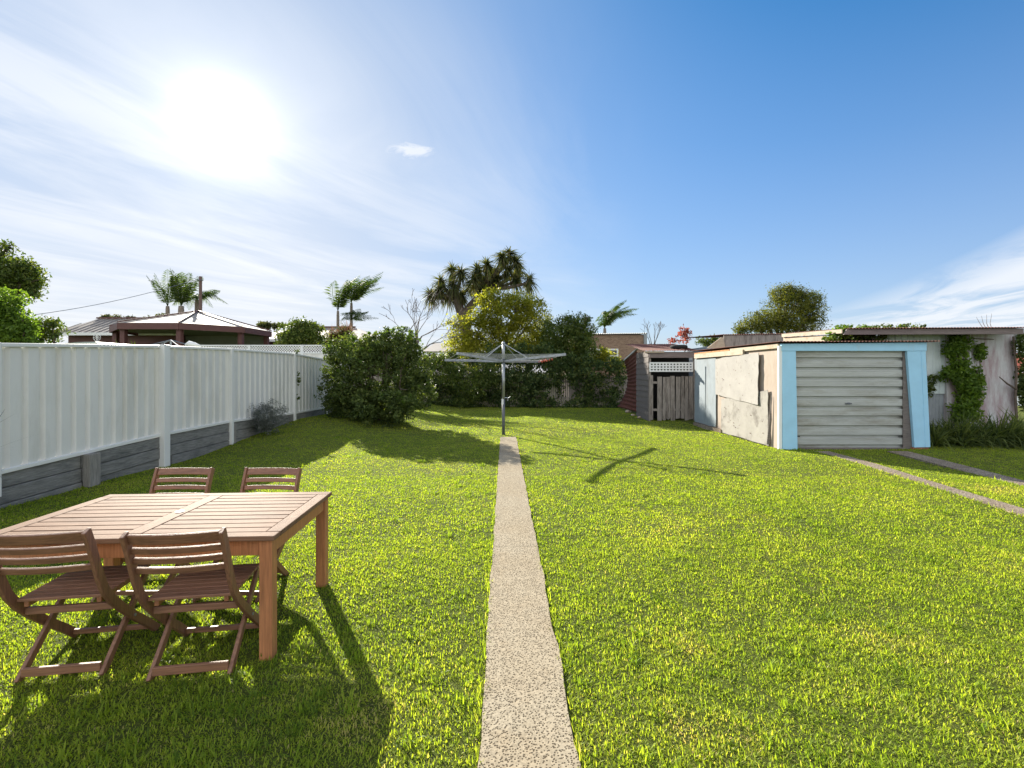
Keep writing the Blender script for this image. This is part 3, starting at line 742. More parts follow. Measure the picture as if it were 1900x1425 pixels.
# curved corrugated sheet: bows out in the middle and kicks out at the foot
cs = MB(); nr = 60; nc = 8; vs = []
B0 = Vector((ax(1183, 19.2), 19.25, 0)); B1 = Vector((ax(1160, 22.3), 22.3, 0)); dd = (B1-B0); nn = Vector((-dd.y, dd.x, 0)).normalized()
for r in range(nr+1):
    v = r/nr; hgt = .15+v*2.55
    for c in range(nc+1):
        u = c/nc; zt = hgt*(1-.17*u*v)
        bulge = -.10*math.sin(v*math.pi*1.1)*u+(.28*(1-v)**4)*u+.02*math.sin(r/nr*math.pi*2*15)
        p = B0+dd*u+nn*bulge*1.3+Vector((0, 0, zt)); vs.append(p)
fs = [(r*(nc+1)+c, r*(nc+1)+c+1, (r+1)*(nc+1)+c+1, (r+1)*(nc+1)+c) for r in range(nr) for c in range(nc)]
op(MB().add(vs, fs), 'corrugated_wall', 'rust', solid=.003, smooth=True)
op(MB().bar((B0.x-.02, B0.y-.1, 2.66), (B1.x-.05, B1.y, 2.28), .06, .05), 'sloping_trim', 'white')
# rusty roof
rp = wave(1.9, .09, .013)
zr = az(652, OY)+.02
op(MB().sheet(rp, (xa-.25, OY-.12, zr), (xb+.25, OY-.12, zr+.01), (0, 2.6, .38)), 'roof', 'rust', solid=.002)
op(MB().box(xa-.2, xa+.5, OY-.10, OY-.06, zr-.07, zr-.015), 'cream_board', 'cream')
ty = thing('old_tyre', 'black old tyre lying flat on the rusty outhouse roof', 'tyre', (ax(1262, 17.6), 17.75, zr+.16))
tm = MB(); tp_ = [(.24*math.cos(a), .24*math.sin(a), 0) for a in np.linspace(0, 2*math.pi, 25)]; tm.tube(tp_, .075, 8, False); o = tm.build('rubber_ring', 'black', ty, smooth=True)

# rocks & logs near outhouse foot
for k, (px, py, s) in enumerate(((1166, 766, .13), (1175, 772, .09), (1186, 776, .08))):
    Y = F*EYE/(py-HOR); m_ = MB(); r = random.Random(k); vs = []
    bmv = []
    for a in range(7):
        for b in range(5):
            th = a/7*2*math.pi; ph = -math.pi/2+b/4*math.pi; q = s*(1+r.uniform(-.2, .2)); bmv.append((q*math.cos(ph)*math.cos(th), q*math.cos(ph)*math.sin(th), q*.6*math.sin(ph)))
    m_.add(bmv, [(a*5+b, ((a+1) % 7)*5+b, ((a+1) % 7)*5+b+1, a*5+b+1) for a in range(7) for b in range(4)])
    o = m_.build('rubble_stone', 'cream'); o.location = (ax(px, Y), Y, s*.4)
    tag(o, ['pale stone lying farthest left at the foot of the rusty wall', 'pale middle stone at the foot of the rusty wall', 'small pale stone closest to the outhouse planks'][k], 'stone')

# ================================================================== SHEDS BEHIND GARAGE
s2 = thing('grey_shed', 'low shed with grey boards and rusty roof edge behind the garage', 'shed', (8.6, 16.6, 0))
def pp(root):
    def f(mbx, name, mat, **k):
        o = mbx.build(name, mat, None, **k); parent_keep(o, root); return o
    return f
s = pp(s2); SY = 16.6
s(MB().box(ax(1343, SY), ax(1570, SY), SY, SY+3.5, 0, az(640, SY)+.02), 'wall', 'greycorr')
s(MB().prism([(ax(1342, SY), SY-.03, az(641, SY)-.1), (ax(1457, SY), SY-.03, az(640, SY)-.1), (ax(1457, SY), SY-.03, az(620.5, SY)), (ax(1342, SY), SY-.03, az(622.5, SY))], (0, .03, 0)), 'parapet_board', 'greyplank')
s(MB().sheet(wave(ax(1460, SY)-ax(1340, SY), .08, .012), (ax(1340, SY), SY-.08, az(621, SY)), (ax(1458, SY), SY-.08, az(619.5, SY)), (0, 3.6, .15)), 'roof', 'rust', solid=.002)
s(MB().prism([(ax(1312, 16.3), 16.3, az(646, 16.3)), (ax(1346, 16.3), 16.3, az(646, 16.3)), (ax(1342, 16.3), 16.3, az(626, 16.3)), (ax(1338, 16.3), 16.3, az(626, 16.3))], (0, .04, 0)), 'gable_board', 'cream')
# ================================================================== RIGHT SHED
RY = 12.3
s4 = thing('white_shed', 'long shed with flaking white and pink wall under a dark board eave', 'shed', (11.5, RY, 0)); s = pp(s4)
xw0, xw1, xw2 = 9.35, ax(1757, RY), ax(1886, RY)
zt = az(613, RY)
pr2 = []
t = 0
while t < xw1-xw0:
    for dt, dpp in ((0, 0), (.07, 0), (.085, .02), (.115, .02), (.13, 0)):
        if t+dt < xw1-xw0: pr2.append((t+dt, dpp))
    t += .16
s(MB().sheet(pr2, (xw0, RY+.05, 1.17), (xw1, RY+.05, 1.17), (0, 0, zt-1.17)), 'ribbed_wall', 'lightcorr', solid=.003)
s(MB().sheet(wave(xw1-xw0, .1, .012), (xw0, RY+.08, 0), (xw1+.05, RY+.08, 0), (0, 0, 1.19)), 'lower_ribbed_wall', 'greycorr', solid=.003)
s(MB().box(xw1, xw2, RY, RY+.12, 0, zt), 'wall', 'pinkwall')
s(MB().box(xw2-.1, xw2, RY+.12, RY+2.2, 0, zt), 'end_wall', 'pinkwall')
s(MB().box(ax(1800, RY)-.015, ax(1800, RY)+.015, RY-.012, RY-.001, .2, zt), 'cover_strip', 'white')
s(MB().box(9.3, xw2-.1, RY+2.1, RY+2.2, 0, zt), 'rear_wall', 'pinkwall')
s(MB().prism([(ax(1566, RY-.5), RY-.5, az(621, RY-.5)), (ax(1900, RY-.5), RY-.5, az(620, RY-.5)), (ax(1900, RY-.5), RY-.5, az(609, RY-.5)), (ax(1572, RY-.5), RY-.5, az(611, RY-.5))], (0, .05, 0)), 'eave_board', 'bargeboard', bevel=.006)
s(MB().sheet(wave(ax(1902, RY-.5)-ax(1575, RY-.5), .076, .011), (ax(1575, RY-.5), RY-.56, az(609.3, RY-.5)), (ax(1902, RY-.5), RY-.56, az(607.6, RY-.5)), (0, 2.75, .10)), 'roof', 'rust', solid=.002)
s(MB().box(8.3, 9.35, RY+.3, RY+.4, 2.3, zt), 'inner_shade_wall', 'black')  # black sheet painting the shade in the gap under the eave
xs_ = 8.09
s(MB().prism([(xs_, RY-.44, 2.67), (xs_, 14.5, 2.77), (xs_, 14.5, 2.865), (xs_, RY-.44, 2.77)], (-.03, 0, 0)), 'barge_board', 'cream')
s(MB().prism([(xs_+.02, RY+.25, 2.2), (xs_+.02, 14.5, 2.2), (xs_+.02, 14.5, 2.765), (xs_+.02, RY+.25, 2.68)], (.03, 0, 0)), 'side_board', 'cream')

# roof vines
v1 = foliage('vine_foliage', [(ax(1555, 12.4), 12.2, 2.74, .28, .3, .13), (ax(1535, 12.4), 12.3, 2.62, .16, .2, .1), (ax(1600, 12.4), 12.6, 2.83, .5, .4, .09)], 1100, .05, 'lf_bright', None, 31, .45, .10, 24)
tag(v1, 'bright green vine tumbling over the roof end above the garage', 'vine')
v2 = foliage('vine_foliage', [(ax(1660, 12.8), 13, 2.93, 1.0, .4, .05), (ax(1620, 11.7), 12.1, 2.56, .8, .15, .08)], 1100, .04, 'lf_mid', None, 32, .45, .10, 24)
tag(v2, 'dark green creeper under and over the long eave behind the garage', 'vine')
# wall creeper
cr = thing('wall_creeper', 'leafy green creeper climbing the white shed wall', 'creeper', (ax(1780, RY), RY-.1, 0))
pts = [(ax(p, RY), RY-.09, az(q, RY)) for p, q in ((1790, 815), (1785, 780), (1778, 740), (1775, 700), (1772, 660), (1768, 628))]
mb = MB(); mb.tube(pts, [.035, .03, .028, .024, .02, .012], 6)
mb.tube([pts[2], (ax(1745, RY), RY-.09, az(690, RY))], .012, 5).tube([pts[2], (ax(1812, RY), RY-.09, az(680, RY)), (ax(1812, RY), RY-.09, az(640, RY))], .012, 5)
mb.tube([(ax(1775, RY), RY-.07, az(640, RY)), (ax(1800, RY), RY-.05, az(628, RY)), (ax(1840, RY), RY-.05, az(630, RY))], .01, 5)
parent_keep(mb.build('stem', 'bark'), cr)
bl = [(ax(1772, RY), RY-.12, az(640, RY), .28, .10, .28), (ax(1778, RY), RY-.14, az(690, RY), .34, .14, .42), (ax(1786, RY), RY-.14, az(735, RY), .30, .14, .36), (ax(1758, RY), RY-.1, az(650, RY), .13, .08, .35), (ax(1750, RY), RY-.1, az(695, RY), .14, .06, .22),
      (ax(1808, RY), RY-.1, az(705, RY), .12, .08, .30), (ax(1812, RY), RY-.1, az(655, RY), .06, .05, .25, .04), (ax(1765, RY), RY-.1, az(628, RY), .25, .1, .08)]
bl += [(ax(1780, RY), RY-.2, az(765, RY), .42, .18, .3), (ax(1795, RY), RY-.15, az(720, RY), .3, .12, .3)]
foliage('foliage', bl, 7500, .042, 'lf_bright', cr, 33, .55, .13, 20, .2)
cr2 = thing('corner_creeper', 'dark creeper hanging down the right corner of the white shed', 'creeper', (ax(1885, RY), RY-.1, 0))
pts = [(ax(p, RY-.1), RY-.1, az(q, RY-.1)) for p, q in ((1888, 800), (1884, 740), (1886, 690), (1882, 650), (1880, 624))]
mb = MB(); mb.tube(pts, [.03, .028, .026, .022, .02], 6); mb.tube([(ax(1886, RY-.1), RY-.1, az(722, RY)), (ax(1862, RY-.1), RY-.2, az(712, RY)), (ax(1843, RY-.1), RY-.25, az(699, RY))], [.03, .022, .01], 6)
parent_keep(mb.build('stem', 'bark'), cr2)
foliage('foliage', [(ax(1884, RY), RY-.15, az(650, RY), .15, .12, .35), (ax(1893, RY), RY-.1, az(690, RY), .14, .12, .3), (ax(1890, RY), RY-.15, az(725, RY), .22, .15, .35), (ax(1900, RY), RY-.1, az(745, RY), .3, .2, .3), (ax(1898, RY), RY, az(625, RY), .2, .2, .12)], 3600, .038, 'lf_dark', cr2, 35, .5, .09, 24, .2)
# strap plants along shed foot : several clumps
rs = random.Random(4); sl = []
for k in range(9):
    px = 1733+k*21+rs.uniform(-4, 4); Y = 11.35+rs.uniform(-.1, .25); x_ = ax(px, Y)
    t_ = thing('strap_leaf_plant', 'x', 'plant', (x_, Y, 0), 0, 'strap leaved plants at the foot of the white shed')
    hts = .98+rs.uniform(-.08, .12)
    straps('leaves', [((x_+rs.uniform(-.12, .12), Y+rs.uniform(-.2, .2), 0), 34, hts*1.15, .016, .6, (0, -.05, 1), .42) for _ in range(7)], 'lf_dark', t_, 50+k, 5)
    where = ['beside the blue garage corner', 'second clump along from the blue garage corner', 'in front of the grey ribbed lower wall', 'just left of the wall creeper stem', 'directly below the wall creeper', 'just right of the wall creeper', 'under the pink stained part of the wall', 'left of the dark corner creeper', 'below the dark corner creeper']
    t_['label'] = 'dark strap leaved plant '+where[k]
# weed beside the garage's right pillar
t_ = thing('weed_vine', 'thin dark weed growing up beside the blue right pillar', 'vine', (9.5, RY-.2, 0))
foliage('foliage', [(ax(1722, RY), RY-.08, az(715, RY), .10, .05, .35), (ax(1728, RY), RY-.08, az(700, RY), .06, .05, .15)], 380, .035, 'lf_dark', t_, 39, .5, .08, 12, .2)

# twigs on roof
mb = MB(); rt = random.Random(8)
for k in range(4):
    x_ = ax(1826+k*5, 13.5); mb.tube([(x_, 13.5, 2.9), (x_-.12+.02*k, 13.5, 3.08), (x_-.22+.07*k, 13.5, 3.26+.03*k)], [.008, .006, .003], 4)
tag(mb.build('bare_twig', 'barkgrey'), 'few thin bare twigs rising above the white shed roof', 'twig')

# neighbour house far right
nh = thing('red_roofed_house', 'neighbouring house with orange red roof at the right edge', 'house', (27, 25, 0)); s = pp(nh)
s(MB().box(ax(1880, 25), 34, 25, 31, 0, az(708, 25)+.6), 'wall', 'white')
s(MB().prism([(ax(1872, 25), 24.6, az(700, 25)), (36, 24.6, az(700, 25)), (36, 28, az(655, 25)), (ax(1885, 25)+1, 28, az(655, 25))], (0, .1, .12)), 'roof', 'roofred')
s(MB().box(ax(1890, 25), ax(1890, 25)+.7, 24.97, 24.999, .8, 1.5), 'window', 'glass')

# ================================================================== BACK FENCE + IVY
bf = thing('paling_fence', 'grey timber paling fence almost hidden by ivy at the back of the lawn', 'fence', (0, 24.6, 0))
rr = random.Random(31); m_ = MB(); x_ = -12.
while x_ < 8:
    w = rr.uniform(.085, .10); h_ = 1.55+rr.uniform(-.06, .05)
    m_.box(x_, x_+w, 24.6+rr.uniform(-.006, .006), 24.62, -.05, h_); x_ += w+.008
parent_keep(m_.build('palings', 'greyplank'), bf)
for z_ in (.4, 1.2): parent_keep(MB().box(-12, 8, 24.65, 24.7, z_, z_+.08).build('rail', 'greyplank'), bf)
hb = []
rr = random.Random(77)
x_ = -5.6
while x_ < 5.6:
    top = float(np.interp(x_, [-6, -4.2, -3, -1.5, 0, 1.5, 2.6, 3.4, 4.4, 5.6], [2.3, 2.5, 2.6, 2.75, 3.0, 2.9, 2.75, 2.5, 2.25, 2.1]))
    z_ = .15
    while z_ < top:
        gap = 1.55 < x_ < 3.25 and .25 < z_ < 1.28
        if not gap: hb.append((x_+rr.uniform(-.15, .15), 24.1+rr.uniform(-.2, .2)-(0.25 if z_ < .5 else 0), z_, .42, .34, .34))
        z_ += .38
    x_ += .42
# ivy arms over the paling gap
hb += [(2.45, 24.35, .9, .1, .1, .45, .06), (2.35, 24.35, 1.25, .3, .12, .1, .06), (3.2, 24.3, .7, .15, .15, .4, .06), (2.0, 24.3, .32, .5, .2, .14, .1)]
iv = foliage('ivy_hedge', hb, 42000, .062, 'lf_ivy', None, 41, .5, .26, 34, .35)
tag(iv, 'dark ivy hedge covering the back boundary fence', 'hedge')
# sunlit sprays in front of hedge on the left
sp_ = foliage('leafy_shrub', [(ax(845, 23), 23.2, az(700, 23), .9, .45, .55), (ax(880, 23), 23, az(720, 23), .7, .4, .45), (ax(815, 23), 23.4, az(670, 23), .5, .4, .4), (ax(905, 23), 23.2, az(690, 23), .7, .4, .6), (ax(860, 23), 23.1, az(748, 23), .5, .3, .3)], 5000, .06, 'lf_mid', None, 42, .4, .25, 14, .5)
tag(sp_, 'yellow green shrub with airy sprays in front of the dark ivy hedge', 'shrub')
lf = foliage('yellow_shrub', [(ax(1128, 25), 25.2, az(668, 25), .75, .5, .42), (ax(1115, 25), 25.2, az(655, 25), .4, .4, .35), (ax(1150, 25), 25.2, az(678, 25), .4, .4, .22)], 2200, .06, 'lf_light', None, 43, .45, .18, 22, .4)
tag(lf, 'yellow shrub above the ivy in front of the brick house windows', 'shrub')

# ================================================================== BIG BUSH LEFT
bb = thing('rounded_bush', 'large dark rounded evergreen bush at the end of the cream fence', 'bush', (-4.1, 15.2, .25))
BY = 15.2
blb = []
def bbl(px, py, r, rz=None, dy=0, w=None):
    sc_ = (BY+dy)/F; blb.append((ax(px, BY+dy), BY+dy, az(py, BY+dy), r*sc_, r*sc_*.9, (rz or r)*sc_)+((w,) if w else ()))
for a_ in ((700, 705, 80, 72), (655, 665, 48, 42), (735, 650, 44, 38), (690, 650, 40, 32), (640, 710, 42, 46), (760, 690, 42, 48), (770, 730, 34, 38), (745, 630, 30, 22), (625, 655, 22, 22), (700, 745, 62, 34), (650, 750, 46, 28), (620, 740, 24, 30)): bbl(*a_)
bbl(710, 752, 56, 34, -.9); bbl(745, 757, 30, 24, -.9)
foliage('foliage', blb, 52000, .042, 'lf_dark', bb, 51, .5, .17, 34, .55)
rs_ = random.Random(6); sh = []
for q in blb:
    for k in range(9):
        a_ = rs_.uniform(0, 6.28); e_ = rs_.uniform(-.1, 1.4); d_ = Vector((math.cos(a_)*math.cos(e_), math.sin(a_)*math.cos(e_), math.sin(e_)))
        p_ = Vector(q[:3])+Vector((d_.x*q[3], d_.y*q[4], d_.z*q[5]))*1.06; sh.append((p_.x, p_.y, p_.z, .05, .05, .09, .05))
foliage('young_shoots', sh, 3600, .035, 'lf_bright', bb, 57, .45, .05, 14, .1)
mb = MB(); rb = random.Random(2)
for k in range(5): branch(mb, Vector((-4.1+rb.uniform(-.4, .4), 15.3, .1)), Vector((rb.uniform(-.5, .5), rb.uniform(-.3, .3), 1)).normalized(), 1.1, .07, 2, rb, .6)
parent_keep(mb.build('branches', 'bark'), bb)

# ================================================================== TREES
def simple_tree(name, label, cat, base, trunk_r, trunk_h, blobs, n, size, mat, seed, clump=.4, per=40, aspect=.45, bark='bark', depth=2, shell=.45, group=None, parts=True, up=.3):
    t = thing(name, label, cat, base, 0, group)
    r = random.Random(seed); mb = MB(); b = Vector(base)
    cen = Vector((sum(x[0] for x in blobs)/len(blobs), sum(x[1] for x in blobs)/len(blobs), sum(x[2] for x in blobs)/len(blobs)))
    d = (cen-b); tp = b+Vector((d.x*.25, d.y*.25, trunk_h))
    mb.tube([b-Vector((0, 0, .1)), b.lerp(tp, .5)+Vector((r.uniform(-.1, .1), 0, 0)), tp], [trunk_r*1.25, trunk_r, trunk_r*.85], 8)
    for q in blobs[:9]:
        c = Vector(q[:3]); m1 = tp.lerp(c, .5)+Vector((r.uniform(-.2, .2), r.uniform(-.2, .2), r.uniform(-.1, .25)))
        mb.tube([tp-Vector((0, 0, .1)), m1, c], [trunk_r*.6, trunk_r*.35, trunk_r*.12], 6)
        for k in range(5):
            e = c+Vector((r.uniform(-1, 1)*q[3]*.9, r.uniform(-1, 1)*q[4]*.9, r.uniform(-.3, 1)*q[5]*.9)); mb.tube([m1.lerp(c, r.random()), c.lerp(e, .5), e], [trunk_r*.15, trunk_r*.1, trunk_r*.04], 4, False)
    parent_keep(mb.build('trunk', bark), t)
    foliage('crown', blobs, n, size, mat, t, seed+1, aspect, clump, per, shell, up)
    return t
def pb(L, Y):   # pixel blobs -> world blobs
    o = []
    for a_ in L:
        px, py, rx, rz = a_[:4]; dy = a_[4] if len(a_) > 4 else 0; y_ = Y+dy; s_ = y_/F
        o.append((ax(px, y_), y_, az(py, y_), rx*s_, (rx+rz)*.5*s_, rz*s_))
    return o
# bright airy tree
simple_tree('bright_leafy_tree', 'yellow green leafy tree rising behind the clothes hoist', 'tree', (-.4, 26.5, 0), .16, 2.2,
    pb([(930, 590, 55, 42), (880, 610, 42, 34), (920, 555, 34, 20), (965, 560, 30, 20), (990, 590, 34, 34), (855, 640, 28, 26), (890, 655, 45, 30, -.5), (950, 640, 50, 40), (845, 600, 18, 12), (1000, 640, 35, 35)], 26.5), 34000, .07, 'lf_light', 61, .34, 26, .42, 'barkgrey', shell=.35)
simple_tree('dark_leafy_tree', 'darker green leafy tree right of the yellow green tree', 'tree', (3.2, 25.6, 0), .13, 2.0,
    pb([(1060, 605, 32, 22), (1035, 620, 36, 30), (1085, 612, 20, 20), (1070, 640, 38, 28), (1020, 655, 32, 30), (1085, 665, 34, 24), (1050, 680, 40, 20), (1088, 590, 10, 8)], 25.6), 19000, .065, 'lf_mid', 63, .32, 28, .45, shell=.4)

# strappy headed tree (two tufted heads of drooping sword leaves)
st = thing('sword_leaf_tree', 'tall branching tree with heads of drooping sword leaves', 'tree', (-2.2, 31, 0))
SY_ = 31.; rr = random.Random(12); mb = MB(); heads = []
fork = at(858, 588, SY_)
mb.tube([Vector((-2.2, SY_, 0)), Vector((-2.5, SY_, 2.5)), fork], [.38, .34, .33], 9)
hp = []
for px, py in ((800, 545), (818, 540), (820, 520), (838, 500), (858, 505), (870, 530), (845, 525), (880, 515), (860, 545), (835, 545), (888, 500), (905, 490), (930, 478), (955, 485), (940, 500), (965, 500), (978, 518), (915, 505), (925, 520), (955, 515), (900, 520), (945, 472), (890, 535)):
    hp.append(at(px+rr.uniform(-4, 4), py+rr.uniform(-3, 3), SY_+rr.uniform(-1.3, 1.3)))
mL = at(845, 548, SY_); mR = at(900, 535, SY_)
mb.tube([fork, mL], [.32, .24], 8); mb.tube([fork, mR], [.30, .22], 8)
for p in hp:
    s0 = mL if p.x < ax(882, SY_) else mR
    q = p-Vector((0, 0, .2)); mb.tube([s0, s0.lerp(q, .5)+Vector((0, 0, -.15)), q], [.16, .12, .08], 6)
    heads.append((tuple(p), 110, .85, .045, .45, (.08, 0, .30), .95))
    heads.append((tuple(p-Vector((0, 0, .15))), 60, .8, .04, .6, (.08, 0, -.35), .8))
parent_keep(mb.build('trunk', 'bark'), st)
straps('crown', heads, 'lf_strap', st, 71, 4)

# bare tree
bt = thing('bare_tree', 'leafless thin grey tree between the bush and the leafy trees', 'tree', (ax(775, 22), 22, 0)); mb = MB(); rb = random.Random(18)
b0 = Vector((ax(790, 22), 22, 0)); f0 = at(768, 662, 22)
mb.tube([b0, b0.lerp(f0, .5)+Vector((.1, 0, 0)), f0], [.12, .10, .085], 7)
for tx, ty_ in ((742, 585), (762, 575), (785, 580), (800, 600), (805, 590)):
    e = at(tx, ty_, 22+rb.uniform(-.6, .6)); d = (e-f0); branch(mb, f0, d.normalized(), d.length*.50, .055, 4, rb, .42, 4, .009, .1, None, (2, 2))
e = at(805, 640, 22.5); branch(mb, f0, (e-f0).normalized(), 1.0, .05, 3, rb, .45, 4, .008)
parent_keep(mb.build('branches', 'barkgrey'), bt)
parent_keep(MB().tube([b0+Vector((.0, .0, -.1)), b0+Vector((.0, .0, .15))], .15, 7).build('root_flare', 'barkgrey'), bt)

def palm(label, px, py_crown, Y, fl, nf, wind, seed, trunk_r=.12, bend=0, droop=.35, updir=.9, hang=.5, leaflet=.36, spread=1.0, grp='windblown palms beyond the fences'):
    c = at(px, py_crown, Y); b = Vector((c.x+bend, Y, 0)); t = thing('palm_tree', label, 'palm', b, 0, grp)
    mb = MB(); mb.tube([b-Vector((0, 0, .1)), b.lerp(c, .5)+Vector((-bend*.1, 0, 0)), c-Vector((0, 0, .25)), c], [trunk_r*1.2, trunk_r, trunk_r*.85, trunk_r*.7], 9)
    parent_keep(mb.build('trunk', 'palmtrunk'), t)
    acc = ([], [], []); rng = np.random.default_rng(seed)
    for k in range(nf):
        a = 2*math.pi*k/nf+rng.uniform(-.3, .3); e = rng.uniform(.25, 1.5)*updir
        d = (math.cos(a)*spread, math.sin(a)*spread, e)
        frond(acc, tuple(c), d, fl*rng.uniform(.8, 1.1), droop*rng.uniform(.7, 1.3), wind, rng, leaflet, 26, .022*fl/2.2, hang)
    npmesh('fronds', np.array(acc[0]), np.array(acc[1]), 'lf_palm', t, np.array(acc[2]))
    return t
palm('tall windblown palm left of the two behind the lattice fence', 627, 577, 30, 2.7, 12, (.38, 0), 81, .10, .0, .22, 2.4, .35, .24, .45)
palm('bushier windblown palm with highest right leaning fronds behind the lattice fence', 652, 562, 31, 2.5, 16, (.62, 0), 82, .10, .0, .30, 1.8, .45, .26, .5)
palm('lowest small palm under the two taller windblown palms', 652, 594, 28, 1.35, 12, (.4, 0), 83, .09, 0, .5, 1.6, .6, .32, .8)
palm('single palm blown to the right above the brick house', 1122, 609, 33, 3.0, 14, (.45, 0), 84, .13, .0, .5, 2.6, .7, .19, .7)
palm('slim palm at the left of the pair behind the pavilion', 311, 568, 34, 2.7, 9, (-.05, 0), 85, .15, .0, .1, 1.9, .2, .19, .5)
palm('stout palm in the middle of the group behind the pavilion', 336, 568, 34, 3.1, 19, (.0, 0), 86, .22, 0, .2, 2.0, .3, .21, .5)
palm('spreading palm behind the power pole', 366, 556, 36, 2.6, 13, (.25, 0), 87, .2, 0, .8, 1.7, .7, .24, 1.0)

# conifer right
simple_tree('conifer_tree', 'bushy conifer leaning right beyond the old sheds', 'tree', (13.0, 24, 0), .18, 2.4,
    pb([(1465, 575, 42, 40), (1450, 550, 24, 22), (1490, 560, 26, 28), (1510, 580, 22, 24), (1420, 595, 34, 24), (1395, 605, 26, 18), (1500, 605, 28, 18), (1440, 605, 40, 18), (1468, 540, 10, 12), (1515, 555, 10, 10), (1490, 540, 8, 8), (1380, 612, 16, 10)], 24), 26000, .055, 'lf_conifer', 91, .26, 26, .30, shell=.4)
# left edge trees
simple_tree('dark_spreading_tree', 'dark spreading tree crown at the left edge of the sky', 'tree', (-16.5, 15, .4), .2, 3.0,
    pb([(10, 510, 42, 30), (-30, 500, 50, 45), (40, 500, 28, 18), (65, 520, 22, 14), (30, 535, 36, 16), (-5, 475, 22, 14), (60, 545, 16, 9), (-40, 560, 45, 30), (12, 460, 10, 8)], 15), 15000, .05, 'lf_mid', 101, .24, 26, .45, shell=.3)
simple_tree('bright_shrub', 'bright green leafy shrub above the fence at the left edge', 'shrub', (-12.5, 12.3, .4), .08, 1.2,
    pb([(10, 575, 34, 32), (-20, 590, 40, 40), (30, 612, 28, 22), (45, 630, 26, 14), (0, 625, 40, 20), (50, 600, 12, 14)], 12.3), 11000, .045, 'lf_bright', 103, .17, 26, .5, shell=.35)
simple_tree('thin_shrub', 'sparse twiggy shrub right of the bright green shrub', 'shrub', (-12.6, 13.5, .4), .05, 1.6,
    pb([(85, 610, 26, 18), (105, 622, 18, 10), (70, 625, 22, 12), (95, 600, 14, 8)], 13.5), 1500, .045, 'lf_mid', 105, .2, 14, .5, shell=.3)
# bushes behind lattice fence
simple_tree('round_garden_bush', 'round green bush behind the white lattice fence', 'bush', (ax(558, 21), 21, .4), .09, 1.4,
    pb([(555, 620, 38, 24), (535, 630, 24, 16), (580, 620, 26, 24), (560, 605, 22, 12)], 21), 7500, .055, 'lf_mid', 107, .2, 24, .5, shell=.4)
sb = thing('spiky_shrub', 'brown and purple spiky shrub between the bush and the palms', 'shrub', (ax(630, 22), 22, .4))
straps('foliage', [(tuple(at(630+random.uniform(-16, 16), 632+random.uniform(-18, 12), 22)), 60, .75, .014, .25, (0, 0, .7), .8) for _ in range(16)], 'lf_dry', sb, 109, 3)
foliage('leaf_mass', pb([(632, 628, 24, 20), (612, 635, 12, 14)], 22), 2600, .05, 'lf_ivy', sb, 110, .3, .16, 20, .3)
# red leaf and small shrubs above the outhouse
simple_tree('red_leaved_shrub', 'small red leaved shrub above the rusty outhouse roof', 'shrub', (ax(1262, 23), 23, 0), .04, 2.0, pb([(1268, 618, 13, 12), (1250, 632, 12, 6), (1275, 628, 10, 8)], 23), 420, .065, 'lf_red', 113, .16, 8, .5, shell=.2)
simple_tree('small_green_shrub', 'low green shrub top showing behind the boarded gable', 'shrub', (ax(1315, 23), 23, 0), .05, 1.8, pb([(1312, 634, 20, 8), (1325, 630, 12, 6)], 23), 1200, .05, 'lf_mid', 115, .14, 20, .45, shell=.3)
tw = thing('twiggy_tree', 'bare twiggy treetop beside the brick house', 'tree', (ax(1212, 30), 30, 0)); mb = MB(); rb = random.Random(44)
mb.tube([Vector((ax(1212, 30), 30, 0)), at(1212, 650, 30)], [.09, .06], 6)
for k in range(5): branch(mb, at(1212, 650, 30), Vector((rb.uniform(-.5, .5), 0, 1)).normalized(), .7, .035, 3, rb, .35, 3, .008, .2, None, (2, 2))
parent_keep(mb.build('branches', 'barkgrey'), tw)
simple_tree('distant_tree_line', 'dark low treetops showing behind the pale house roof', 'tree', (ax(215, 45), 45, 0), .2, 3.5, pb([(195, 590, 8, 6), (215, 592, 12, 6), (240, 592, 10, 6), (280, 594, 14, 5), (300, 591, 12, 7)], 45), 1500, .14, 'lf_far', 117, .3, 16)
simple_tree('hazy_distant_tree', 'dark treetop beyond the ridge right of the pavilion', 'tree', (ax(500, 45), 45, 0), .2, 3.2, pb([(495, 604, 20, 4), (515, 604, 16, 4)], 45), 900, .14, 'lf_far', 119, .3, 16)

# ================================================================== BRICK HOUSE (behind)
bh = thing('brick_house', 'tan brick house with small white windows behind the hedge', 'house', (5, 29, 0)); s = pp(bh); Y = 29.
s(MB().box(ax(1060, Y), ax(1196, Y), Y, Y+6, 0, az(621, Y)), 'wall', 'brick')
s(MB().sheet(wave(ax(1200, Y)-ax(1056, Y), .13, .03), (ax(1056, Y), Y-.15, az(620, Y)), (ax(1200, Y), Y-.15, az(618.5, Y)), (0, 6.3, .25)), 'roof', 'greycorr', solid=.004)
s(MB().box(ax(1194, Y), ax(1199.5, Y), Y-.12, Y-.02, az(640, Y), az(619, Y)), 'downpipe', 'greycorr')
for wx0, wx1 in ((1099, 1119), (1127, 1147)):
    w_ = s(MB().box(ax(wx0, Y), ax(wx1, Y), Y-.05, Y-.004, az(662, Y), az(647, Y)), 'window', 'white')
    o = MB().box(ax(wx0+3, Y), ax(wx1-3, Y), Y-.06, Y-.052, az(659, Y), az(650, Y)).build('pane', 'glass'); o.parent = w_; o.matrix_parent_inverse = Matrix.Identity(4)
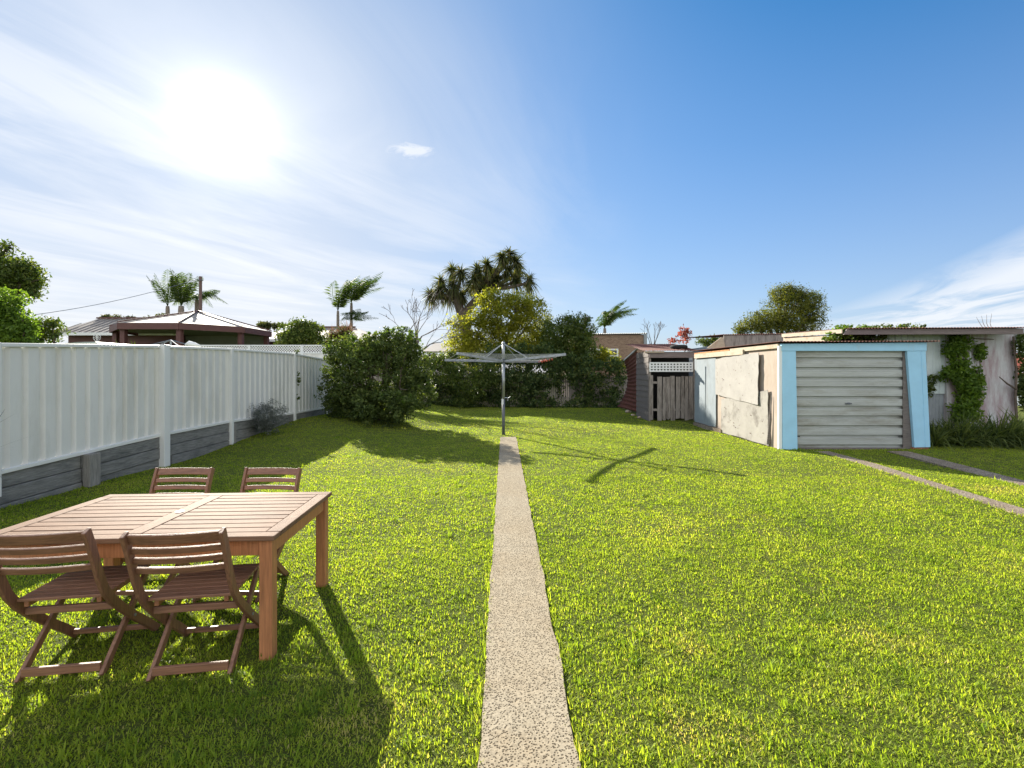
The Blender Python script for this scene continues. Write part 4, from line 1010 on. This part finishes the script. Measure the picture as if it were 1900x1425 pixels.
# low house glimpsed left of the leafy tree
lh = thing('tiled_house', 'low house with pinkish roof glimpsed left of the leafy tree', 'house', (ax(820, 38), 38, 0)); s = pp(lh); Y = 38.
s(MB().box(ax(790, Y), ax(880, Y), Y, Y+6, 0, az(660, Y)), 'wall', 'pinkwall')
s(MB().prism([(ax(785, Y), Y-.4, az(655, Y)), (ax(890, Y), Y-.4, az(655, Y)), (ax(880, Y), Y+3, az(640, Y)+.2), (ax(795, Y), Y+3, az(640, Y)+.2)], (0, .0, .12)), 'roof', 'roofpale')
s(MB().box(ax(808, Y), ax(822, Y), Y-.05, Y-.005, az(676, Y), az(664, Y)), 'window', 'glass')

# ================================================================== NEIGHBOUR LEFT HOUSE
H1 = thing('pale_roofed_house', 'neighbouring house with pale ribbed roof behind the fence', 'house', (ax(185, 27), 27, .4)); s = pp(H1); Y = 27.
def hip(x0, x1, y0, y1, ze, zr, inset, ov=.0):
    ym = (y0+y1)/2
    return [(x0, y0, ze), (x1, y0, ze), (x1, y1, ze), (x0, y1, ze), (x0+inset, ym, zr), (x1-inset, ym, zr)]
xe0, xe1 = ax(122, Y), ax(330, Y)
xe0 = ax(98, Y); vs = hip(xe0, xe1, Y, Y+5, az(617, Y), az(592, Y+2.5), .35)
s(MB().add(vs, [(0, 1, 5, 4), (1, 2, 5), (2, 3, 4, 5), (3, 0, 4)]), 'roof', 'roofpale', solid=.05)
# ribs of the roof
rb_ = MB()
zr_ = az(592, Y+2.5); ze_ = az(617, Y)
k = xe0+.25
while k < xe1:
    lim = 1 if k > xe0+.35 and k < xe1-.35 else .6
    rb_.bar((k, Y, ze_+.055), (k, Y+2.5*lim, ze_+(zr_-ze_)*lim+.055), .05, .03); k += .38
s(rb_, 'roof_ribs', 'roofpale')
s(MB().bar((xe0+.35, Y+2.5, zr_+.06), (xe1-.35, Y+2.5, zr_+.06), .2, .08), 'ridge_cap', 'maroon')
s(MB().box(xe0, xe1, Y-.06, Y-.0, ze_-.16, ze_), 'gutter', 'white')
s(MB().box(xe0+.4, xe1-.4, Y+.5, Y+4.5, 0.4, ze_-.1), 'wall', 'maroon')
s(MB().box(ax(205, Y), ax(225, Y), Y+.44, Y+.49, 1.5, 2.7), 'window', 'glass')
# second wing right
H2 = thing('pale_roof_wing', 'pale roofed house wing right of the dark pavilion', 'house', (ax(500, 30), 30, .4)); s = pp(H2); Y = 30.
vs = hip(ax(440, Y), ax(705, Y), Y, Y+6, az(629, Y), az(608, Y+3), 2.5)
s(MB().add(vs, [(0, 1, 5, 4), (1, 2, 5), (2, 3, 4, 5), (3, 0, 4)]), 'roof', 'roofpale', solid=.05)
s(MB().bar((ax(440, Y)+2.5, Y+3, az(608, Y+3)+.05), (ax(705, Y)-2.5, Y+3, az(608, Y+3)+.05), .2, .08), 'ridge_cap', 'maroon')
s(MB().box(ax(444, Y), ax(695, Y), Y+.4, Y+5.6, .4, az(630, Y)), 'wall', 'maroon')
s(MB().box(ax(440, Y), ax(705, Y), Y-.08, Y-.0, az(634, Y), az(629, Y)), 'gutter', 'white')

# pavilion (hexagonal roof)
PV = thing('pavilion', 'dark red open pavilion with low pale peaked roof beyond the fence', 'pavilion', (ax(357, 24), 26, .4)); s = pp(PV)
PX, PY = ax(362, 26.5), 26.5; Rp = 3.75; ze = az(601, 23.6); zp = az(578, PY)+.0
ang = [math.radians(a) for a in range(-112, 248, 45)]
ring_ = [(PX+Rp*math.cos(a), PY+Rp*math.sin(a), ze) for a in ang]
vs = ring_+[(PX+.15, PY, zp)]; n8 = len(ring_)
s(MB().add(vs, [(i, (i+1) % n8, n8) for i in range(n8)]), 'roof', 'roofpale', solid=.04)
rb_ = MB()
for i in range(n8):
    rb_.bar(Vector(ring_[i])+Vector((0, 0, .05)), Vector(vs[-1])+Vector((0, 0, .05)), .09, .05)
s(rb_, 'hip_caps', 'maroon')
fa = MB()
for i in range(n8):
    a, b = Vector(ring_[i]), Vector(ring_[(i+1) % n8]); fa.bar(a-Vector((0, 0, .16)), b-Vector((0, 0, .16)), .05, .30)
s(fa, 'fascia', 'maroon')
for i in range(n8):
    a = Vector(ring_[i]); c = Vector((PX, PY, 0)); p = a.lerp(Vector((PX, PY, a.z)), .07)
    s(MB().box(p.x-.11, p.x+.11, p.y-.11, p.y+.11, .3, ze-.3), 'post', 'maroon')
s(MB().add([(PX+Rp*.93*math.cos(a), PY+Rp*.93*math.sin(a), ze-.2) for a in ang], [tuple(range(n8))]), 'ceiling', 'greenwall')
s(MB().box(PX-2.9, PX+2.9, PY+1.7, PY+1.8, .3, ze-.25), 'back_wall', 'greenwall')
s(MB().box(PX-3.2, PX+3.0, PY-.05, PY, 1.9, 2.55), 'rail_screen', 'maroon')

# power pole + wire
pole = thing('power_pole', 'brown timber power pole rising behind the pavilion', 'pole', (ax(372, 31), 31, .4)); s = pp(pole)
s(MB().tube([(ax(372, 31), 31, .2), (ax(372, 31), 31, az(513, 31))], [.11, .09], 10), 'shaft', 'polewood')
s(MB().tube([(ax(372, 31)-.05, 30.8, az(521, 31)), (ax(372, 31)+.3, 30.8, az(521, 31))], .035, 6), 'insulator', 'steel_dark')
mb = MB(); A = at(372, 517, 31); B = at(-200, 610, 20); P = []
for k in range(21):
    u = k/20; p = A.lerp(B, u); p.z -= .5*math.sin(math.pi*u); P.append(p)
mb.tube(P, .014, 5); tag(mb.build('power_line', 'steel_dark'), 'thin overhead wire running left from the power pole', 'wire')
# roof antenna
an = MB(); c = at(180, 626, 26); an.tube([c-Vector((0, 0, .6)), c+Vector((0, 0, .25))], .015, 5)
for k in range(5):
    a = k*math.pi/5; an.tube([c-Vector((math.cos(a), 0, math.sin(a)))*.2, c+Vector((math.cos(a), 0, math.sin(a)))*.2], .010, 4)
pts = [(c.x+.2*math.cos(a), c.y, c.z+.2*math.sin(a)) for a in np.linspace(0, 2*math.pi, 13)]; an.tube(pts, .012, 4, False)
tag(an.build('roof_antenna', 'white'), 'small round wire antenna above the pale roof', 'antenna')
# neighbour's little gable roof behind the fence
Y = 14.
gs = thing('garden_shed', 'low pale blue shed roof peeping over the cream fence', 'shed', (ax(140, Y), Y, .4)); s = pp(gs)
zz = az(640, Y); s(MB().box(ax(95, Y), ax(185, Y), Y, Y+2, .4, zz-.05), 'wall', 'lightcorr')
s(MB().prism([(ax(78, Y), Y-.1, zz-.03), (ax(200, Y), Y-.1, zz-.03), (ax(182, Y), Y-.1, az(634.5, Y)), (ax(150, Y), Y-.1, az(635, Y))], (0, 2.2, 0)), 'roof', 'lightcorr')
# yucca leaves peeping above the fence
yu = thing('yucca_plant', 'olive sword leaves poking above the cream fence', 'plant', (ax(228, 13), 13, .4))
straps('leaves', [(tuple(at(222, 652, 13)), 9, .38, .02, .3, (-.3, 0, 1), .5), (tuple(at(250, 652, 13)), 9, .34, .02, .2, (.3, 0, 1), .5)], 'lf_mid', yu, 120, 3)
# neighbour's clothes line
ncl = thing('folded_clothes_line', 'top of a neighbouring clothes line above the cream fence', 'clothes line', (ax(317, 13.5), 13.5, .4)); s = pp(ncl); Y = 13.5
tpn = at(317, 631, Y)
s(MB().tube([(tpn.x, Y, .3), tpn], .025, 8), 'post', 'steel')
am = MB()
for ex, ey, dy in ((272, 642, .4), (350, 640, .8), (334, 644, -.8), (290, 643, 1)):
    am.tube([tpn, at(ex, ey, Y+dy)], .014, 5)
s(am, 'arms', 'steel')
s(MB().tube([at(345, 641, Y), at(352, 638, Y), at(360, 640, Y), at(370, 641, Y)], [.05, .09, .08, .03], 8), 'washing', 'white', smooth=True)

# lattice topped fence
LY = 17.4
lf_ = thing('lattice_fence', 'white screen fence with diamond lattice top behind the cream fence', 'fence', (ax(480, LY), LY, .4)); s = pp(lf_)
lx0, lx1 = ax(360, LY), ax(640, LY); zt_ = az(641, LY); zb_ = az(655, LY)
s(MB().box(lx0, lx1, LY, LY+.03, .4, zb_-.02), 'panel', 'fence')
s(MB().bar((lx0, LY, zt_), (lx1, LY, zt_), .05, .04), 'top_rail', 'white'); s(MB().bar((lx0, LY, zb_), (lx1, LY, zb_), .05, .04), 'mid_rail', 'white')
la = MB(); hgt_ = zt_-zb_; x_ = lx0
while x_ < lx1-hgt_:
    la.bar((x_, LY-.004, zb_), (x_+hgt_, LY-.004, zt_), .006, .026, up=(0, 1, 0)) if False else la.prism([(x_, LY-.006, zb_), (x_+.035, LY-.006, zb_), (x_+hgt_+.035, LY-.006, zt_), (x_+hgt_, LY-.006, zt_)], (0, .005, 0))
    la.prism([(x_+hgt_, LY+.002, zb_), (x_+hgt_+.035, LY+.002, zb_), (x_+.035, LY+.002, zt_), (x_, LY+.002, zt_)], (0, .005, 0)); x_ += .092
s(la, 'lattice', 'white')
for px in (372, 463, 561): s(MB().box(ax(px, LY)-.04, ax(px, LY)+.04, LY-.05, LY-.008, .4, zt_+.02), 'post', 'white')
# little vine on the fence post
pv = foliage('post_vine', [(-6.28, 14.2, 2.32, .06, .10, .05), (-6.27, 14.24, 1.55, .03, .04, .30), (-6.27, 14.22, 1.0, .03, .04, .15)], 130, .035, 'lf_dark', None, 130, .6, .04, 6, .1)
tag(pv, 'small sparse vine on the steel fence post beside the big bush', 'vine')
# twig plant at the very left edge
tg = thing('twig_plant', 'thin dark twigs in front of the fence at the left edge', 'plant', (-6.2, 5.95, 0))
straps('leaves', [((-6.35, 5.9, .75), 5, .42, .005, .1, (.9, .1, .25), .35), ((-6.3, 5.85, .45), 4, .30, .008, .1, (.9, .1, .3), .3), ((-6.36, 5.95, 1.05), 4, .25, .005, .0, (.6, 0, .9), .4)], 'lf_lav', tg, 131, 3)
parent_keep(MB().tube([(-6.34, 5.7, -.05), (-6.38, 5.8, .5), (-6.33, 5.88, 1.1)], [.012, .01, .006], 5).build('stem', 'bark'), tg)

# ================================================================== SKY + SUN
SUN_AZ = math.radians(-30.8); SUN_EL = math.radians(23.7)
sv = Vector((math.sin(SUN_AZ)*math.cos(SUN_EL), math.cos(SUN_AZ)*math.cos(SUN_EL), math.sin(SUN_EL)))
ld = bpy.data.lights.new('sun', 'SUN'); ld.energy = 5.0; ld.angle = math.radians(.55); ld.color = (1.0, .93, .80)
lo = bpy.data.objects.new('sun', ld); C.objects.link(lo); lo.rotation_euler = sv.to_track_quat('Z', 'Y').to_euler()
W = bpy.data.worlds.new('World'); SC.world = W; W.use_nodes = True
t = NT(W.node_tree); bg = [n for n in t.n if n.type == 'BACKGROUND'][0]
sky = t.add('ShaderNodeTexSky', sky_type='NISHITA'); sky.sun_disc = False; sky.sun_elevation = SUN_EL; sky.sun_rotation = SUN_AZ
sky.air_density = 1.0; sky.dust_density = .15; sky.ozone_density = 1.6
tc = t.add('ShaderNodeTexCoord'); dirv = tc.outputs['Generated']
sep = t.add('ShaderNodeSeparateXYZ'); t.link(dirv, sep.inputs[0]); X, Y_, Z = sep.outputs
# aureole round the sun through thin cloud
dt = t.add('ShaderNodeVectorMath', operation='DOT_PRODUCT'); t.link(dirv, dt.inputs[0]); dt.inputs[1].default_value = tuple(sv)
cosg = dt.outputs['Value']; gam = t.math('ARCCOSINE', t.math('MINIMUM', cosg, .99999))
def gauss(x, w, amp): return t.math('MULTIPLY', t.math('EXPONENT', t.math('MULTIPLY', t.math('POWER', t.math('DIVIDE', x, w), 2.0), -1.0)), amp)
def expo(x, w, amp): return t.math('MULTIPLY', t.math('EXPONENT', t.math('MULTIPLY', t.math('DIVIDE', x, w), -1.0)), amp)
glow = t.math('ADD', gauss(gam, .05, 6.0), expo(gam, .115, 2.5))
# cloud plane coordinates
zc = t.math('MAXIMUM', Z, .02); u = t.math('DIVIDE', X, zc); v = t.math('DIVIDE', Y_, zc)
cmb = t.add('ShaderNodeCombineXYZ'); t.link(u, cmb.inputs[0]); t.link(v, cmb.inputs[1])
mp = t.add('ShaderNodeMapping', vector_type='TEXTURE'); t.link(cmb.outputs[0], mp.inputs[0]); mp.inputs['Rotation'].default_value = (0, 0, R_(-24)); mp.inputs['Scale'].default_value = (1, 3.0, 1)
c1 = t.noise(mp.outputs[0], 1.1, 9, .62, .7); c2 = t.noise(cmb.outputs[0], .55, 4, .5, .3)
cir = t.math('MULTIPLY', t.ramp(c1, [(.42, 0.), (.62, 1.)]), t.ramp(c2, [(.3, .45), (.6, 1.)]))
azr = t.math('DIVIDE', X, t.math('MAXIMUM', Y_, .05))
lm = t.ramp(t.math('ADD', t.math('MULTIPLY', azr, -.8), .22), [(.0, 0.), (.65, 1.)])
lm = t.math('MULTIPLY', lm, t.ramp(Z, [(.0, 1.), (.38, .85), (.62, .1)]))
rm = t.ramp(t.math('SUBTRACT', t.math('ADD', t.math('MULTIPLY', azr, .24), -.045), Z), [(.0, 0.), (.06, 1.)])
rmc = t.math('MULTIPLY', rm, t.ramp(c1, [(.36, .1), (.54, 1.)]))
# small puff
pd = Vector((-178, 900, 412)).normalized()
vd = t.add('ShaderNodeVectorMath', operation='SUBTRACT'); t.link(dirv, vd.inputs[0]); vd.inputs[1].default_value = tuple(pd)
vm = t.add('ShaderNodeVectorMath', operation='MULTIPLY'); t.link(vd.outputs[0], vm.inputs[0]); vm.inputs[1].default_value = (1, 1, 4.2)
vl = t.add('ShaderNodeVectorMath', operation='LENGTH'); t.link(vm.outputs[0], vl.inputs[0])
npm = t.add('ShaderNodeMapping'); npm.inputs['Scale'].default_value = (1, 1, 2.6); t.link(dirv, npm.inputs[0]); np_ = t.noise(npm.outputs[0], 17, 7, .7, .8)
pf = t.ramp(t.math('SUBTRACT', t.math('MULTIPLY', np_, 1.7), t.math('MULTIPLY', vl.outputs['Value'], 10)), [(.28, 0.), (.75, 1.)])
tot = t.math('MAXIMUM', t.math('MULTIPLY', t.math('MULTIPLY', cir, lm), .9), t.math('MULTIPLY', rmc, .85))
tot = t.math('MAXIMUM', tot, t.math('MULTIPLY', pf, .8), clamp=True)
hs = t.add('ShaderNodeHueSaturation'); hs.inputs['Saturation'].default_value = 1.6; t.link(sky.outputs[0], hs.inputs['Color']); skc = hs.outputs[0]
skc = t.mixc(t.math('MULTIPLY', t.ramp(Z, [(.0, 1.), (.60, 0.)]), .80), skc, (2.65, 3.05, 4.5))
skc = t.mixc(gauss(gam, .62, .90), skc, (2.9, 3.45, 4.3))
lmh = t.ramp(t.math('ADD', t.math('MULTIPLY', azr, -.8), .22), [(.0, 0.), (.65, 1.)])
skc = t.mixc(t.math('MULTIPLY', t.math('MULTIPLY', lmh, t.ramp(Z, [(.0, 1.), (.36, 0.)])), t.ramp(c2, [(.25, .6), (.6, 1.)])), skc, (5.25, 5.3, 5.5))
rear = t.math('MULTIPLY', t.ramp(t.math('MULTIPLY', Y_, -1.0), [(.12, 0.), (.4, 1.)]), t.ramp(t.noise(dirv, 2.2, 5, .6), [(.38, .25), (.55, 1.)]))  # unseen bright cloud added behind the camera to lift the fill light
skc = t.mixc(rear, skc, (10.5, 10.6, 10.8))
cl = t.mixc(tot, skc, (5.3, 5.5, 5.8))
ga = t.add('ShaderNodeVectorMath', operation='SCALE'); ga.inputs[0].default_value = (1.0, .97, .93); t.link(glow, ga.inputs['Scale'])
fin = t.add('ShaderNodeVectorMath', operation='ADD'); t.link(cl, fin.inputs[0]); t.link(ga.outputs[0], fin.inputs[1])
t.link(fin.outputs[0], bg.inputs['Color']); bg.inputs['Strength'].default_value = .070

# ================================================================== CAMERA
cd = bpy.data.cameras.new('camera'); cd.sensor_width = 36; cd.lens = F/1900*36; cd.shift_y = -(712.5-HOR)/1900; cd.clip_end = 3000; cd.clip_start = .05
co = bpy.data.objects.new('camera', cd); C.objects.link(co); co.location = (0, 0, EYE); co.rotation_euler = (math.pi/2, 0, 0); SC.camera = co
SC.view_settings.view_transform = 'Standard'; SC.view_settings.look = 'None'; SC.view_settings.gamma = 1; SC.view_settings.exposure = 1.35
SC.render.engine = 'CYCLES'
SC.cycles.max_bounces = 7; SC.cycles.diffuse_bounces = 3; SC.cycles.glossy_bounces = 3; SC.cycles.transmission_bounces = 4; SC.cycles.transparent_max_bounces = 4
SC.cycles.use_denoising = True; SC.cycles.sample_clamp_indirect = 6
